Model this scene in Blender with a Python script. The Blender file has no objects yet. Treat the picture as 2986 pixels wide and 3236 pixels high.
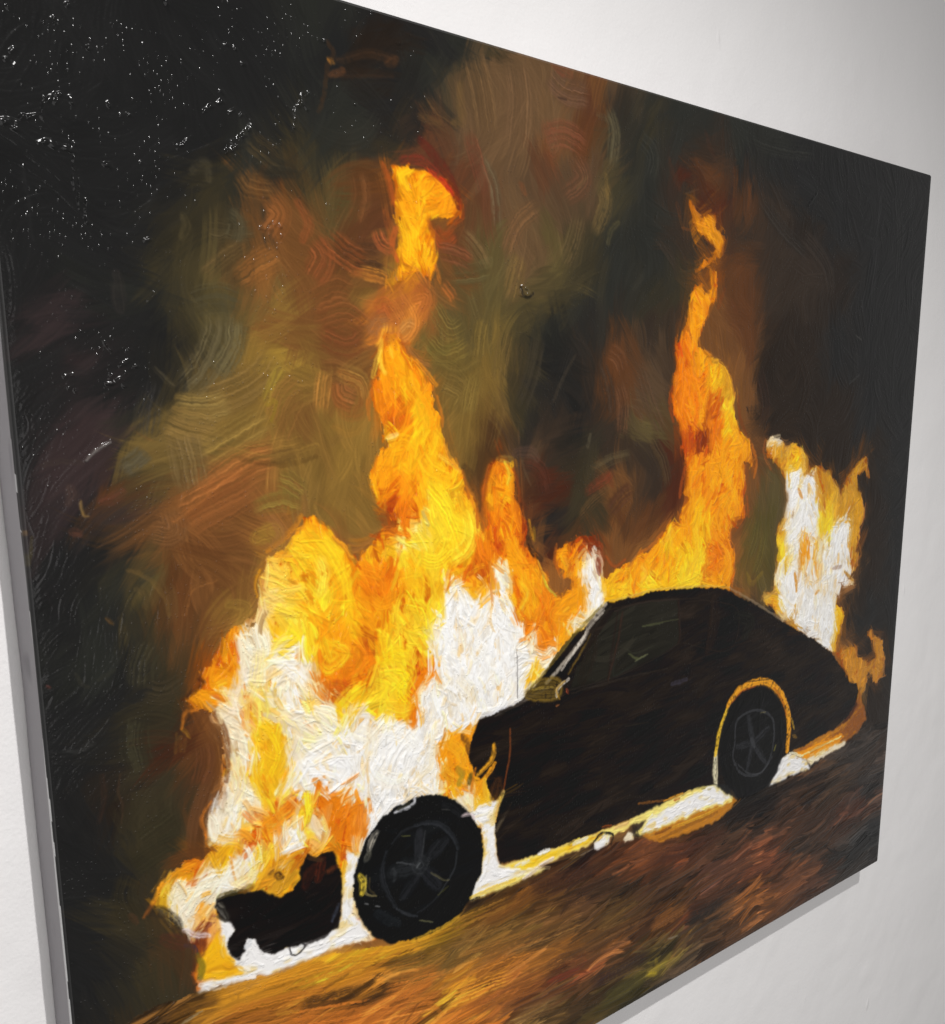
import bpy, bmesh, math
import numpy as np
from mathutils import Matrix, Vector

# tuned values
AMB=.235; SIDE_FILL=.16
KEY=232; KEY_AIM=(1.0,.9,1.55-2.4); KEY_CONE=98
WALL_ROUGH=.65
PAINT_ROUGH=(.12,.19)
ALB=.86; RELIEF=2.1
# ------------------------------------------------------------------ camera, lights, exposure
EYE=1.55                                   # height of the phone above the floor
CX,CTOP=0.2111013,-0.3792721               # left edge and top edge of the canvas seen from the phone (m right, m down)
CW,CH,DEPTH=1.4876002,1.25,0.056           # the stretched canvas
FRONT=0.8505548                            # phone to the picture plane
WALL_Y=FRONT+DEPTH
scene=bpy.context.scene
cam=bpy.data.cameras.new('camera'); co_=bpy.data.objects.new('camera',cam); scene.collection.objects.link(co_)
scene.camera=co_
dh=Vector((0.77526726,-0.12802392,0.61852288)); dv=Vector((0.00818564,0.98119773,0.19283154)); dn=Vector((-0.6315803,-0.14443298,0.76173843))
rot=Matrix(((dh[0],-dh[1],-dh[2]),(dn[0],-dn[1],-dn[2]),(-dv[0],dv[1],dv[2])))
co_.matrix_world=Matrix.Translation((0,0,EYE))@rot.to_4x4()
cam.sensor_fit='VERTICAL'; cam.sensor_height=24; cam.lens=24*3038.8922/3236; cam.shift_y=(1885-1618)/3236
cam.clip_start=.02; cam.clip_end=60
world=bpy.data.worlds.new('World'); scene.world=world; world.use_nodes=True
wt=world.node_tree; bg=wt.nodes['Background']; bg.inputs[0].default_value=(1,.985,.97,1)
# the rest of the gallery: dim all round, with a brighter lobe added on the right as fill
wc=wt.nodes.new('ShaderNodeTexCoord'); vd=wt.nodes.new('ShaderNodeVectorMath'); vd.operation='DOT_PRODUCT'; vd.inputs[1].default_value=Vector((.80,-.55,-.25)).normalized()
wr=wt.nodes.new('ShaderNodeMapRange'); wr.interpolation_type='SMOOTHSTEP'; wr.inputs['From Min'].default_value=.2; wr.inputs['From Max'].default_value=1; wr.inputs['To Min'].default_value=AMB; wr.inputs['To Max'].default_value=AMB+SIDE_FILL
wt.links.new(wc.outputs['Generated'],vd.inputs[0]); wt.links.new(vd.outputs['Value'],wr.inputs['Value']); wt.links.new(wr.outputs['Result'],bg.inputs[1])
def lamp(name,kind,loc,aim,energy,colour,**kw):
    l=bpy.data.lights.new(name,kind); l.energy=energy; l.color=colour
    for k,v in kw.items(): setattr(l,k,v)
    o=bpy.data.objects.new(name,l); scene.collection.objects.link(o); o.location=loc
    o.rotation_euler=(Vector(aim)-Vector(loc)).to_track_quat('-Z','Y').to_euler()
    return o
lamp('ceiling_spotlight','SPOT',(.47,-.75,EYE+1.5),KEY_AIM,KEY,(1,.985,.97),spot_size=math.radians(KEY_CONE),spot_blend=1,shadow_soft_size=.022)
lamp('soft_fill','AREA',(-.3,-3.0,EYE-.5),(1.3,.9,EYE-.6),38,(1,.975,.965),shape='RECTANGLE',size=2.4,size_y=2.0)  # broad fill added to lift the lower wall and the shadowed strip
scene.view_settings.view_transform='Standard'; scene.view_settings.look='None'; scene.view_settings.exposure=0; scene.view_settings.gamma=1

# ------------------------------------------------------------------ what is painted: outlines and pigments in canvas millimetres (right, down)
DATA=dict(
blaze=[([(415.6,457.5),(438.7,481.4),(452.9,505.5),(464.8,531.9)],24.0,(255,212,38),0.72),([(467.9,491.1),(477.6,511.4),(472.3,534.6),(442.3,551.2)],24.0,(255,218,58),0.72),([(404.4,539.5),(427.9,545.8),(452.4,532.7)],22.0,(255,204,40),0.72),([(390.8,355.3),(408.2,376.7),(419.1,400.4)],20.0,(252,168,28),0.72),([(413.2,358.7),(428.7,384.1),(430.6,409.8)],16.0,(248,150,22),0.72),([(369.4,343.3),(373.1,364.2),(390.1,383.7)],14.0,(246,140,24),0.72),([(367.1,418.9),(389.3,412.4),(402.5,427.3)],16.0,(250,170,26),0.72),([(353.6,436.3),(361.7,454.6),(356.8,470.5)],16.0,(244,150,24),0.72),([(370.7,444.2),(388.0,463.3),(383.0,481.4)],16.0,(246,142,24),0.72),([(407.0,427.5),(425.1,446.7),(453.6,459.5)],18.0,(252,176,30),0.72),([(280.5,509.1),(295.6,531.8),(306.9,558.3),(308.0,584.0)],20.0,(255,198,34),0.72),([(286.9,545.2),(298.4,564.5),(291.0,592.6)],16.0,(250,160,26),0.72),([(275.7,526.2),(282.9,544.7),(277.7,570.9)],16.0,(255,212,70),0.72),([(326.3,546.0),(345.5,551.9),(358.2,568.3)],18.0,(238,130,24),0.72),([(336.1,573.0),(353.2,586.5),(371.2,581.3)],16.0,(244,150,26),0.72),([(376.2,563.0),(403.9,562.4),(422.5,580.2)],18.0,(255,194,36),0.72),([(384.6,590.7),(407.7,601.7),(411.9,625.9)],20.0,(255,205,40),0.72),([(513.8,470.6),(519.0,494.8),(513.6,514.4)],12.0,(246,150,26),0.72),([(529.5,521.8),(545.7,550.0),(568.0,577.4)],18.0,(250,158,26),0.72),([(551.2,579.7),(568.1,602.8),(551.3,626.1)],18.0,(252,176,34),0.72),([(573.7,590.8),(593.9,612.7),(579.6,634.5)],14.0,(236,138,28),0.72),([(626.6,623.6),(608.8,634.3),(639.1,643.1)],14.0,(244,150,28),0.72),([(622.8,562.0),(638.1,581.1),(626.3,597.2)],12.0,(214,138,40),0.72),([(694.8,605.5),(727.2,595.7),(754.0,594.1)],12.0,(252,180,34),0.72),([(485.2,518.0),(492.6,544.6),(502.9,557.8)],12.0,(230,118,24),0.72),([(283.8,618.5),(304.0,633.0),(286.8,644.8),(274.9,635.3)],18.0,(250,188,36),0.72),([(342.2,650.9),(364.8,645.2),(392.5,648.0)],18.0,(255,206,30),0.72),([(339.5,665.8),(359.3,677.3),(345.2,694.1)],20.0,(255,210,40),0.72),([(364.4,658.8),(387.2,670.8),(377.4,688.7),(391.0,707.4)],20.0,(255,204,28),0.72),([(308.6,622.5),(325.0,642.2),(298.7,658.2)],18.0,(224,124,24),0.72),([(281.9,662.5),(302.4,672.1),(293.4,687.3)],16.0,(194,90,24),0.72),([(293.2,691.1),(308.5,679.0),(324.0,670.6)],18.0,(255,204,40),0.72),([(354.0,701.8),(372.1,711.5),(390.9,711.4)],16.0,(254,204,50),0.72),([(438.8,763.1),(459.0,780.7),(463.9,803.3)],14.0,(244,174,36),0.72),([(428.2,790.1),(448.2,810.1),(466.3,821.3)],14.0,(234,168,40),0.72),([(476.1,649.8),(502.0,683.4),(491.2,706.8)],24.0,(250,247,240),0.72),([(518.3,669.3),(534.6,702.2),(523.5,726.0)],20.0,(252,249,244),0.72),([(455.1,687.4),(475.4,712.2),(464.9,726.8)],20.0,(248,236,210),0.72),([(309.2,717.5),(334.9,735.0),(329.6,761.4)],22.0,(248,238,214),0.72),([(348.7,726.3),(380.6,741.5),(399.1,766.3)],24.0,(250,246,236),0.72),([(333.7,770.4),(362.9,790.0),(389.1,784.4)],22.0,(250,242,226),0.72),([(291.2,740.3),(278.2,748.6),(303.2,762.7)],24.0,(253,251,248),0.72),([(388.8,796.7),(413.4,786.4),(418.9,754.4)],20.0,(246,230,192),0.72),([(189.5,620.4),(180.5,650.1),(171.5,679.7)],14.0,(248,224,196),0.72),([(208.5,609.8),(203.2,636.9),(190.5,666.1)],16.0,(246,220,146),0.72),([(226.4,626.9),(245.0,641.0),(260.1,658.3)],18.0,(248,246,244),0.72),([(211.3,695.6),(221.3,723.5),(208.3,749.7)],18.0,(248,192,30),0.72),([(198.5,721.6),(196.9,750.4),(208.9,775.8)],14.0,(246,196,40),0.72),([(173.1,711.9),(178.2,749.1),(162.5,766.5)],18.0,(246,214,160),0.72),([(147.9,769.6),(153.6,793.0),(175.0,803.1)],18.0,(250,238,216),0.72),([(233.8,708.0),(239.8,746.6),(226.6,773.2)],16.0,(250,234,210),0.72),([(193.8,805.1),(217.7,793.3),(238.2,780.2)],16.0,(230,138,30),0.72),([(181.4,821.8),(169.4,834.8),(143.7,835.5),(118.8,836.3)],18.0,(252,246,226),0.72),([(152.0,818.0),(163.5,810.6),(174.2,817.7)],14.0,(244,172,28),0.72),([(192.2,832.8),(183.8,847.0),(160.9,852.5)],12.0,(250,230,166),0.72),([(100.9,844.5),(110.0,862.3),(119.5,876.8)],16.0,(250,234,210),0.72),([(95.3,828.3),(109.6,818.8),(130.7,814.9)],12.0,(236,148,30),0.72),([(156.3,638.5),(171.1,627.5),(180.8,615.5)],12.0,(240,150,28),0.72),([(134.8,651.2),(148.8,647.2),(159.3,645.9)],10.0,(246,160,30),0.72),([(851.6,329.1),(849.7,360.7),(843.9,388.0)],13.0,(242,130,24),0.72),([(871.4,356.1),(880.7,388.3),(871.1,416.0)],11.0,(238,114,22),0.72),([(921.6,313.9),(946.9,341.5),(956.9,369.9)],11.0,(224,158,34),0.72),([(949.9,384.2),(968.4,418.2),(995.5,448.5)],11.0,(246,160,30),0.72),([(892.3,456.7),(886.8,492.2),(873.2,520.1)],11.0,(248,158,28),0.72),([(947.3,461.4),(966.0,496.8),(984.8,528.0)],11.0,(248,164,30),0.72),([(881.9,540.0),(891.7,577.5),(878.4,613.0)],13.0,(252,186,40),0.72),([(920.9,543.1),(931.8,588.9),(926.0,623.5)],11.0,(236,128,26),0.72),([(955.6,581.2),(970.0,610.7),(959.5,637.7)],10.0,(238,148,32),0.72),([(813.2,569.8),(830.3,550.1),(840.7,539.1)],9.0,(250,184,60),0.72),([(768.2,588.7),(782.6,602.0),(769.2,614.6)],9.0,(246,170,50),0.72),([(1137.1,538.9),(1149.5,567.0),(1132.1,584.5)],12.0,(250,246,240),0.72),([(1214.3,483.6),(1213.7,522.1),(1201.6,549.0)],11.0,(208,142,36),0.72),([(1179.4,482.0),(1192.3,509.9),(1190.3,537.2)],10.0,(216,150,38),0.72),([(1294.8,504.4),(1293.0,532.8),(1279.7,554.8)],11.0,(212,150,40),0.72),([(1152.3,594.6),(1156.0,630.9),(1149.9,666.5)],8.0,(216,140,44),0.72),([(1195.8,587.5),(1194.5,621.0),(1188.0,654.2)],8.0,(226,176,80),0.72),([(1220.4,581.3),(1213.6,611.7),(1200.8,633.0)],9.0,(250,240,214),0.72)],
smear=[([(122.1,971.1),(191.8,977.6),(274.9,983.1)],34.0,(194,132,36),0.8),([(172.0,981.1),(252.8,992.9),(342.6,1003.8)],30.0,(184,120,34),0.8),([(275.2,977.0),(366.8,998.0),(429.3,999.5)],24.0,(204,144,36),0.8),([(133.7,989.8),(210.4,1005.7),(284.4,1020.8)],28.0,(168,102,36),0.8),([(230.6,1014.5),(273.2,1024.5),(313.6,1028.9)],18.0,(62,42,24),0.8),([(341.4,1040.6),(390.4,1047.6),(428.4,1054.0)],26.0,(186,110,42),0.8),([(317.0,1065.2),(377.0,1078.2),(427.7,1090.9)],30.0,(204,120,48),0.8),([(209.4,1025.7),(272.4,1043.3),(329.0,1057.3)],26.0,(178,102,38),0.8),([(85.0,969.9),(116.8,968.8),(145.8,973.7)],20.0,(108,72,30),0.8),([(342.2,1014.6),(378.5,1020.3),(416.4,1026.3)],18.0,(106,78,34),0.8),([(434.6,999.2),(483.0,1001.0),(545.7,999.8)],22.0,(148,102,40),0.8),([(429.0,1017.6),(496.7,1024.8),(563.6,1025.5)],26.0,(118,84,40),0.8),([(482.9,1010.3),(539.8,1007.3),(606.3,1001.4)],26.0,(110,70,32),0.8),([(569.5,1000.9),(631.6,1002.5),(697.8,1006.8)],26.0,(56,35,26),0.8),([(616.1,1032.0),(698.6,1037.9),(769.4,1040.9)],30.0,(64,43,30),0.8),([(746.8,1012.4),(805.4,1012.5),(883.8,1023.1)],24.0,(94,56,34),0.8),([(525.1,1064.3),(600.7,1071.3),(682.4,1076.2)],30.0,(102,73,38),0.8),([(444.4,1046.6),(510.7,1053.9),(575.8,1059.4)],26.0,(122,83,38),0.8),([(460.1,1083.5),(525.1,1088.5),(601.0,1099.0)],30.0,(172,107,40),0.8),([(427.6,1095.5),(482.1,1099.8),(545.7,1106.8)],28.0,(216,139,46),0.8),([(467.9,1122.5),(539.8,1129.1),(614.0,1134.8)],30.0,(138,82,38),0.8),([(585.5,1123.1),(666.5,1127.4),(736.0,1125.2)],30.0,(88,58,34),0.8),([(666.5,1124.8),(735.9,1122.5),(810.0,1122.8)],28.0,(94,64,36),0.8),([(810.6,1139.7),(857.5,1137.3),(906.3,1134.9)],22.0,(118,75,38),0.8),([(684.6,1179.7),(755.9,1181.9),(820.0,1179.6)],26.0,(50,35,34),0.8),([(703.0,1219.9),(760.7,1217.1),(805.9,1213.5)],26.0,(72,66,36),0.8),([(850.0,1231.5),(895.4,1241.3),(929.2,1240.1)],18.0,(102,80,58),0.8),([(899.1,1155.4),(954.6,1160.9),(998.2,1152.5)],26.0,(40,35,32),0.8),([(951.4,1110.0),(1017.8,1111.5),(1086.8,1109.6)],26.0,(86,55,38),0.8),([(982.5,1252.3),(1027.8,1248.5),(1098.3,1247.1)],26.0,(70,48,33),0.8),([(545.8,1166.6),(589.0,1175.5),(627.6,1181.9)],24.0,(112,80,47),0.8),([(634.5,1206.0),(674.9,1207.7),(724.1,1212.7)],24.0,(68,50,32),0.8),([(807.4,1032.9),(898.1,1039.7),(1005.3,1043.9)],24.0,(74,44,31),0.8),([(959.2,1010.2),(1049.0,1021.5),(1145.8,1030.5)],24.0,(30,24,22),0.8),([(1095.1,1010.6),(1194.9,1013.0),(1302.8,1015.7)],22.0,(42,33,28),0.8),([(1020.4,1128.4),(1105.9,1135.3),(1186.1,1132.7)],22.0,(98,57,37),0.8),([(1119.4,1177.1),(1185.6,1180.4),(1266.4,1184.1)],22.0,(84,53,35),0.8),([(1278.0,1041.3),(1361.8,1030.6),(1444.3,1017.7)],20.0,(52,45,41),0.8),([(1383.7,1062.7),(1395.3,1106.1),(1368.9,1132.3)],16.0,(76,48,37),0.8),([(1177.9,1101.8),(1256.8,1096.4),(1334.3,1089.1)],22.0,(60,42,33),0.8),([(932.9,1136.7),(994.2,1140.4),(1058.7,1144.2)],22.0,(68,44,31),0.8),([(1062.2,1188.3),(1110.9,1193.0),(1161.5,1197.8)],16.0,(118,73,39),0.8)],
smoke=[([(188.5,292.3),(185.1,316.4),(170.2,344.2),(146.6,368.3)],40,(92,82,58),0.8),([(199.6,296.9),(194.2,322.9),(177.5,347.5)],30,(96,86,58),0.8),([(241.3,328.6),(224.0,348.6),(195.5,364.8),(158.9,375.2)],35,(112,88,48),0.8),([(137.0,376.8),(168.0,378.7),(191.2,371.8)],28,(135,112,62),0.8),([(125.3,390.2),(148.1,399.2),(179.4,407.0)],40,(126,100,55),0.8),([(153.8,423.7),(185.2,407.1),(230.2,384.6)],30,(130,104,52),0.8),([(140.8,399.0),(146.2,426.9),(150.0,453.5)],35,(108,88,54),0.8),([(192.2,419.9),(220.1,419.0),(266.5,412.1)],22,(142,106,50),0.8),([(195.8,424.5),(227.9,426.7),(266.1,420.6)],13,(86,62,34),0.8),([(153.1,462.6),(182.9,444.7),(211.4,429.7),(236.2,426.1)],40,(150,94,48),0.8),([(133.7,475.5),(162.5,463.3),(206.5,445.9)],36,(146,90,47),0.8),([(140.2,487.5),(173.5,471.2),(218.4,450.3)],30,(128,79,42),0.8),([(206.9,473.7),(238.2,467.4),(263.5,474.9)],20,(120,100,46),0.8),([(235.3,443.7),(251.7,452.1),(266.3,462.5)],22,(120,99,46),0.8),([(104.3,485.3),(127.3,489.1),(125.3,466.0)],26,(112,76,45),0.8),([(84.3,431.9),(100.4,421.6),(109.6,414.4)],18,(80,74,58),0.8),([(226.5,377.3),(235.7,357.4),(247.0,337.4)],14,(150,124,48),0.8),([(235.8,393.8),(247.5,368.3),(265.9,353.5)],26,(130,92,46),0.8),([(241.2,410.5),(252.9,386.7),(265.2,368.3)],24,(126,88,44),0.8),([(121.0,353.3),(114.2,374.9),(108.5,405.0)],22,(52,50,48),0.6),([(416.7,304.6),(442.7,322.4),(477.8,311.8)],26,(112,94,46),0.8),([(426.9,269.2),(450.6,295.8),(470.5,287.3)],22,(108,90,46),0.8),([(430.5,328.3),(462.3,339.1),(495.7,324.8)],24,(104,86,44),0.8),([(437.3,350.8),(467.0,364.1),(456.6,385.4)],26,(112,90,46),0.8),([(485.2,344.5),(479.8,364.1),(474.4,387.6)],22,(120,98,48),0.8),([(451.5,240.0),(481.2,235.9),(509.2,228.1)],24,(84,74,46),0.8),([(469.3,194.5),(489.1,209.1),(504.2,228.5)],22,(104,82,52),0.8),([(498.7,282.2),(493.3,301.6),(490.5,324.9)],20,(110,90,46),0.8),([(281.3,277.7),(310.1,264.2),(328.6,269.8)],26,(122,74,40),0.8),([(282.4,297.8),(319.5,287.5),(346.6,301.9)],28,(118,70,38),0.8),([(286.0,306.1),(318.4,317.0),(342.1,307.4)],26,(112,64,36),0.8),([(313.5,231.0),(338.7,222.9),(364.4,222.2)],15,(74,49,32),0.8),([(329.8,238.1),(353.1,237.0),(368.3,239.6)],13,(64,44,30),0.8),([(307.5,352.2),(312.2,366.2),(328.9,373.4)],24,(138,86,46),0.8),([(304.9,341.7),(334.0,351.9),(342.0,373.4)],20,(150,113,54),0.8),([(294.6,340.2),(289.6,361.0),(286.6,383.7)],18,(158,108,50),0.8),([(284.0,219.7),(295.2,235.1),(282.3,257.7)],30,(122,68,38),0.8),([(358.6,202.2),(364.7,215.3),(379.9,220.9)],16,(150,80,44),0.8),([(430.8,193.0),(442.4,206.2),(461.9,197.0)],18,(138,64,32),0.8),([(435.1,215.9),(459.1,217.4),(483.9,224.5)],22,(104,62,40),0.8),([(378.6,264.9),(396.0,290.8),(379.6,307.8)],30,(190,118,50),0.8),([(373.3,291.9),(370.7,306.3),(359.0,322.8)],22,(224,148,44),0.8),([(384.3,302.2),(395.9,294.5),(405.1,295.9)],14,(178,122,62),0.8),([(398.9,269.0),(419.9,264.1),(407.6,288.5)],26,(172,100,46),0.8),([(335.8,245.3),(357.1,247.1),(372.3,251.2)],14,(206,132,50),0.8),([(441.6,248.1),(451.2,256.6),(458.4,265.4)],14,(166,94,46),0.8),([(353.8,282.2),(367.1,276.2),(375.7,286.4)],16,(170,84,40),0.8),([(346.4,307.2),(355.6,292.7),(373.4,288.3)],18,(140,92,54),0.8),([(388.5,314.7),(404.3,330.8),(427.8,339.6)],16,(150,96,48),0.8),([(535.2,289.6),(524.8,323.8),(519.5,358.1)],24,(98,78,44),0.7),([(556.1,300.1),(550.9,338.6),(535.1,369.6)],22,(70,58,40),0.7),([(583.0,295.2),(572.4,340.2),(551.0,385.2)],26,(52,46,36),0.7),([(519.5,369.6),(514.2,400.3),(503.7,431.0)],20,(92,70,40),0.7),([(639.4,302.9),(619.9,345.5),(606.1,385.7)],24,(38,36,33),0.7),([(699.6,311.2),(718.6,319.0),(728.8,337.8)],22,(98,64,42),0.7),([(719.6,348.5),(730.1,378.3),(728.1,417.2)],26,(92,62,42),0.7),([(684.6,324.0),(700.9,357.1),(708.2,395.2)],24,(54,44,36),0.7),([(556.5,442.8),(584.1,454.2),(595.7,485.7)],22,(78,44,32),0.7),([(660.7,487.7),(697.7,472.5),(716.5,460.4)],18,(110,52,34),0.7),([(652.1,517.2),(679.5,497.5),(710.7,482.0)],16,(84,62,38),0.7),([(672.4,458.3),(709.7,444.8),(748.5,439.7)],16,(82,70,48),0.7),([(705.2,514.7),(730.6,494.3),(752.8,484.4)],24,(70,44,32),0.7),([(483.1,13.4),(496.8,47.3),(506.0,93.4)],36,(100,76,50),0.7),([(543.0,9.7),(550.5,51.4),(543.0,105.2)],40,(104,78,54),0.7),([(594.1,11.8),(621.0,24.6),(662.8,24.3)],34,(94,68,52),0.7),([(586.8,80.8),(621.7,71.6),(658.3,80.8)],30,(112,66,46),0.7),([(635.8,91.6),(653.3,117.3),(619.9,142.2)],30,(100,66,46),0.7),([(691.9,30.3),(704.6,58.5),(699.8,97.7)],20,(88,80,58),0.7),([(679.4,115.8),(691.9,137.5),(672.1,178.6)],24,(106,86,52),0.7),([(648.3,156.0),(637.5,189.7),(621.0,218.1)],26,(90,74,48),0.7),([(530.2,214.4),(550.7,176.0),(582.0,154.2)],26,(110,78,50),0.7),([(496.3,112.0),(515.4,144.2),(520.2,188.2)],16,(96,84,62),0.7),([(477.6,91.0),(491.4,123.1),(503.2,154.6)],20,(108,60,42),0.7),([(553.3,208.7),(545.5,235.2),(535.2,261.9)],26,(112,88,50),0.7),([(415.4,68.7),(436.8,87.7),(463.7,94.9)],24,(92,68,44),0.7),([(338.7,150.8),(341.9,174.2),(333.0,199.1)],22,(104,66,38),0.7),([(297.3,215.5),(323.8,232.2),(347.6,240.0)],30,(128,70,38),0.7),([(221.2,137.8),(241.0,149.4),(261.5,161.3)],24,(78,64,42),0.7),([(212.7,168.0),(222.2,178.4),(246.4,178.3)],24,(100,70,40),0.7),([(239.0,186.7),(252.4,200.1),(236.9,224.5)],26,(132,80,42),0.7),([(176.5,221.6),(199.5,220.7),(227.0,214.9)],20,(72,62,42),0.7),([(170.4,265.9),(194.6,246.3),(219.3,229.2)],20,(96,76,46),0.7),([(203.5,265.0),(225.0,249.8),(250.5,235.4)],28,(138,88,44),0.7),([(156.1,287.4),(182.5,279.9),(209.2,284.3)],26,(70,64,46),0.7),([(197.1,206.3),(206.7,212.6),(202.2,230.8)],20,(72,66,48),0.7),([(102.8,589.1),(91.9,606.6),(88.5,630.4)],30,(58,54,40),0.7),([(90.2,629.1),(109.1,636.0),(129.7,626.7)],26,(60,52,38),0.7),([(82.0,653.6),(78.5,679.2),(82.5,710.2)],26,(56,53,38),0.7),([(113.8,758.1),(96.3,767.0),(72.5,778.8)],30,(50,46,32),0.7),([(115.4,785.0),(87.8,792.3),(64.4,800.4)],28,(48,44,31),0.7),([(142.2,694.0),(142.6,715.0),(134.1,737.4)],24,(88,54,33),0.7),([(64.1,803.7),(57.4,827.5),(66.5,857.2)],26,(48,43,31),0.7),([(748.1,55.6),(774.3,71.4),(769.1,102.1)],26,(50,50,44),0.7),([(970.1,20.9),(1034.7,24.3),(1138.2,18.1)],24,(44,44,40),0.7),([(999.9,94.2),(1061.7,133.3),(1131.0,162.6)],26,(44,40,36),0.7),([(1105.0,128.9),(1178.6,170.9),(1198.7,219.9)],28,(52,44,38),0.7),([(1371.0,36.0),(1394.0,113.0),(1395.1,194.3)],26,(40,40,39),0.7),([(758.5,330.9),(780.3,374.2),(809.8,419.2)],26,(78,58,42),0.7),([(782.1,418.5),(811.4,453.3),(823.7,488.5)],22,(70,54,36),0.7),([(1019.2,326.0),(1040.4,374.9),(1034.7,409.7)],26,(50,36,29),0.7),([(1122.2,298.9),(1150.8,349.3),(1133.2,406.3)],30,(42,34,28),0.7),([(1037.6,547.3),(1031.4,578.0),(1016.4,607.9)],20,(86,76,38),0.7),([(1056.9,567.2),(1046.9,605.8),(1027.7,640.7)],18,(92,80,38),0.7)],
ridges=[([(90.9,341.8),(100.3,335.2)],4,0.6),([(78.8,356.3),(86.9,354.8),(95.6,347.5)],4,0.6),([(81.2,353.4),(84.4,349.8)],3.2,0.5),([(92.6,357.6),(94.8,358.4)],4,0.5),([(79.4,322.2),(83.9,329.2)],3.2,0.5),([(99.4,327.3),(103.0,328.6)],3.2,0.5),([(46.5,360.8),(50.9,358.7)],3.2,0.5),([(52.0,362.2),(53.2,363.6)],3.2,0.5),([(82.4,338.4),(82.9,340.6)],3.2,0.5),([(102.8,341.6),(107.2,342.2)],3.2,0.5),([(44.6,351.1),(51.7,348.9)],3.2,0.5),([(181.3,123.1),(189.7,116.8),(199.7,111.5)],4,0.6),([(198.6,154.1),(208.9,148.3),(214.3,140.3),(223.2,131.7),(227.0,123.9)],5,0.7),([(207.5,144.2),(214.4,138.9)],4,0.5),([(205.6,120.4),(210.8,115.9)],3.2,0.5),([(215.4,121.6),(218.0,120.0)],3.2,0.5),([(195.1,132.7),(196.7,133.2)],3.2,0.5),([(270.7,121.2),(271.9,113.6),(272.3,106.1),(278.9,99.0),(280.1,92.9),(286.7,88.8)],5,0.7),([(280.7,100.2),(286.0,103.8)],3.2,0.5),([(155.7,156.3),(162.3,151.2),(168.9,145.3)],3,0.5),([(197.7,104.2),(200.1,104.5)],4,0.5),([(41.3,169.7),(46.6,168.2),(52.3,171.2),(60.9,171.2),(67.4,172.8)],5,0.6),([(65.7,169.8),(68.0,166.3)],3.2,0.5),([(66.4,177.5),(65.0,193.4),(65.0,201.9)],3,0.4),([(70.3,187.4),(68.9,203.4),(67.1,216.8)],2.6,0.35),([(74.0,208.0),(72.4,226.9)],3.2,0.5),([(28.1,154.2),(33.9,152.6)],5,0.6),([(34.0,152.0),(39.9,150.0)],3.2,0.5),([(45.0,150.1),(47.8,140.9),(54.3,133.4),(60.4,130.4)],4,0.5),([(12.8,158.6),(20.2,158.0),(25.1,159.1)],5,0.6),([(21.1,162.2),(26.1,162.7)],3.2,0.5),([(25.0,106.9),(27.7,105.2)],4,0.5),([(20.8,113.2),(22.7,112.2)],3.2,0.5),([(24.2,115.6),(29.7,116.9)],3.2,0.5),([(91.6,179.2),(97.2,180.4)],5,0.6),([(121.5,173.6),(127.2,175.5)],3.2,0.5),([(107.6,139.0),(115.6,137.0)],3.2,0.5),([(98.8,133.3),(97.6,130.9)],3.2,0.5),([(55.2,138.3),(56.7,135.5)],3.2,0.5),([(68.2,132.2),(68.6,136.0)],3.2,0.5),([(121.2,235.6),(124.3,235.0)],5,0.6),([(229.6,214.6),(239.2,215.2),(244.8,208.5)],4,0.6),([(250.2,208.0),(251.7,212.4)],3.2,0.5),([(249.5,221.7),(252.3,218.4)],3.2,0.5),([(120.5,285.8),(125.6,279.1)],4,0.5),([(153.2,42.5),(155.4,42.6)],5,0.6),([(70.8,63.8),(72.8,63.6)],4,0.5),([(25.5,76.2),(26.7,76.5)],3.2,0.5),([(58.1,75.2),(59.4,75.2)],3.2,0.5),([(63.1,77.8),(65.0,77.7)],4,0.5),([(88.3,85.8),(89.6,85.7)],3.2,0.5),([(85.1,91.5),(85.7,92.7)],3.2,0.5),([(204.2,65.1),(207.4,64.4)],3.2,0.5),([(213.8,65.9),(215.5,66.0)],3.2,0.5),([(220.6,77.1),(223.9,76.9)],4,0.5),([(299.5,39.9),(306.8,40.6)],4,0.6),([(389.2,24.8),(398.6,22.1)],4,0.6),([(336.1,89.8),(339.0,90.3)],3.2,0.5),([(553.4,253.3),(556.0,243.8),(563.9,247.0)],4,0.8),([(556.0,255.0),(569.3,252.3),(572.5,250.6)],3.5,0.7),([(31.1,676.1),(42.0,671.5)],4,0.5),([(55.5,420.8),(64.8,412.4),(77.0,405.5)],3.5,0.6),([(1123.5,91.1),(1144.1,71.9)],3,0.5),([(761.9,206.8),(765.2,205.5)],3.2,0.5),([(782.4,147.2),(785.3,138.7)],3.2,0.5),([(787.1,179.7),(792.1,178.2)],3.2,0.5)],
PAL={'k': (34,34,34),'n': (40,38,35),'b': (40,32,26),'g': (57,51,36),'G': (88,76,45),'o': (110,88,48),'O': (130,99,46),'r': (92,56,31),'R': (112,73,39),'t': (102,77,52),'T': (86,66,47),'d': (53,43,35),'p': (58,47,47),'a': (142,93,46),'y': (146,115,48),'s': (42,43,39),'e': (74,37,24),'m': (92,56,37)},
FP={'1': (120,45,18),'2': (193,85,20),'3': (235,126,20),'4': (250,158,24),'5': (253,188,30),'6': (255,210,45),'7': (255,234,130),'8': (250,236,205),'9': (250,248,246),'0': (214,152,38),'x': (198,128,38),'z': (150,88,36)},
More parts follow.
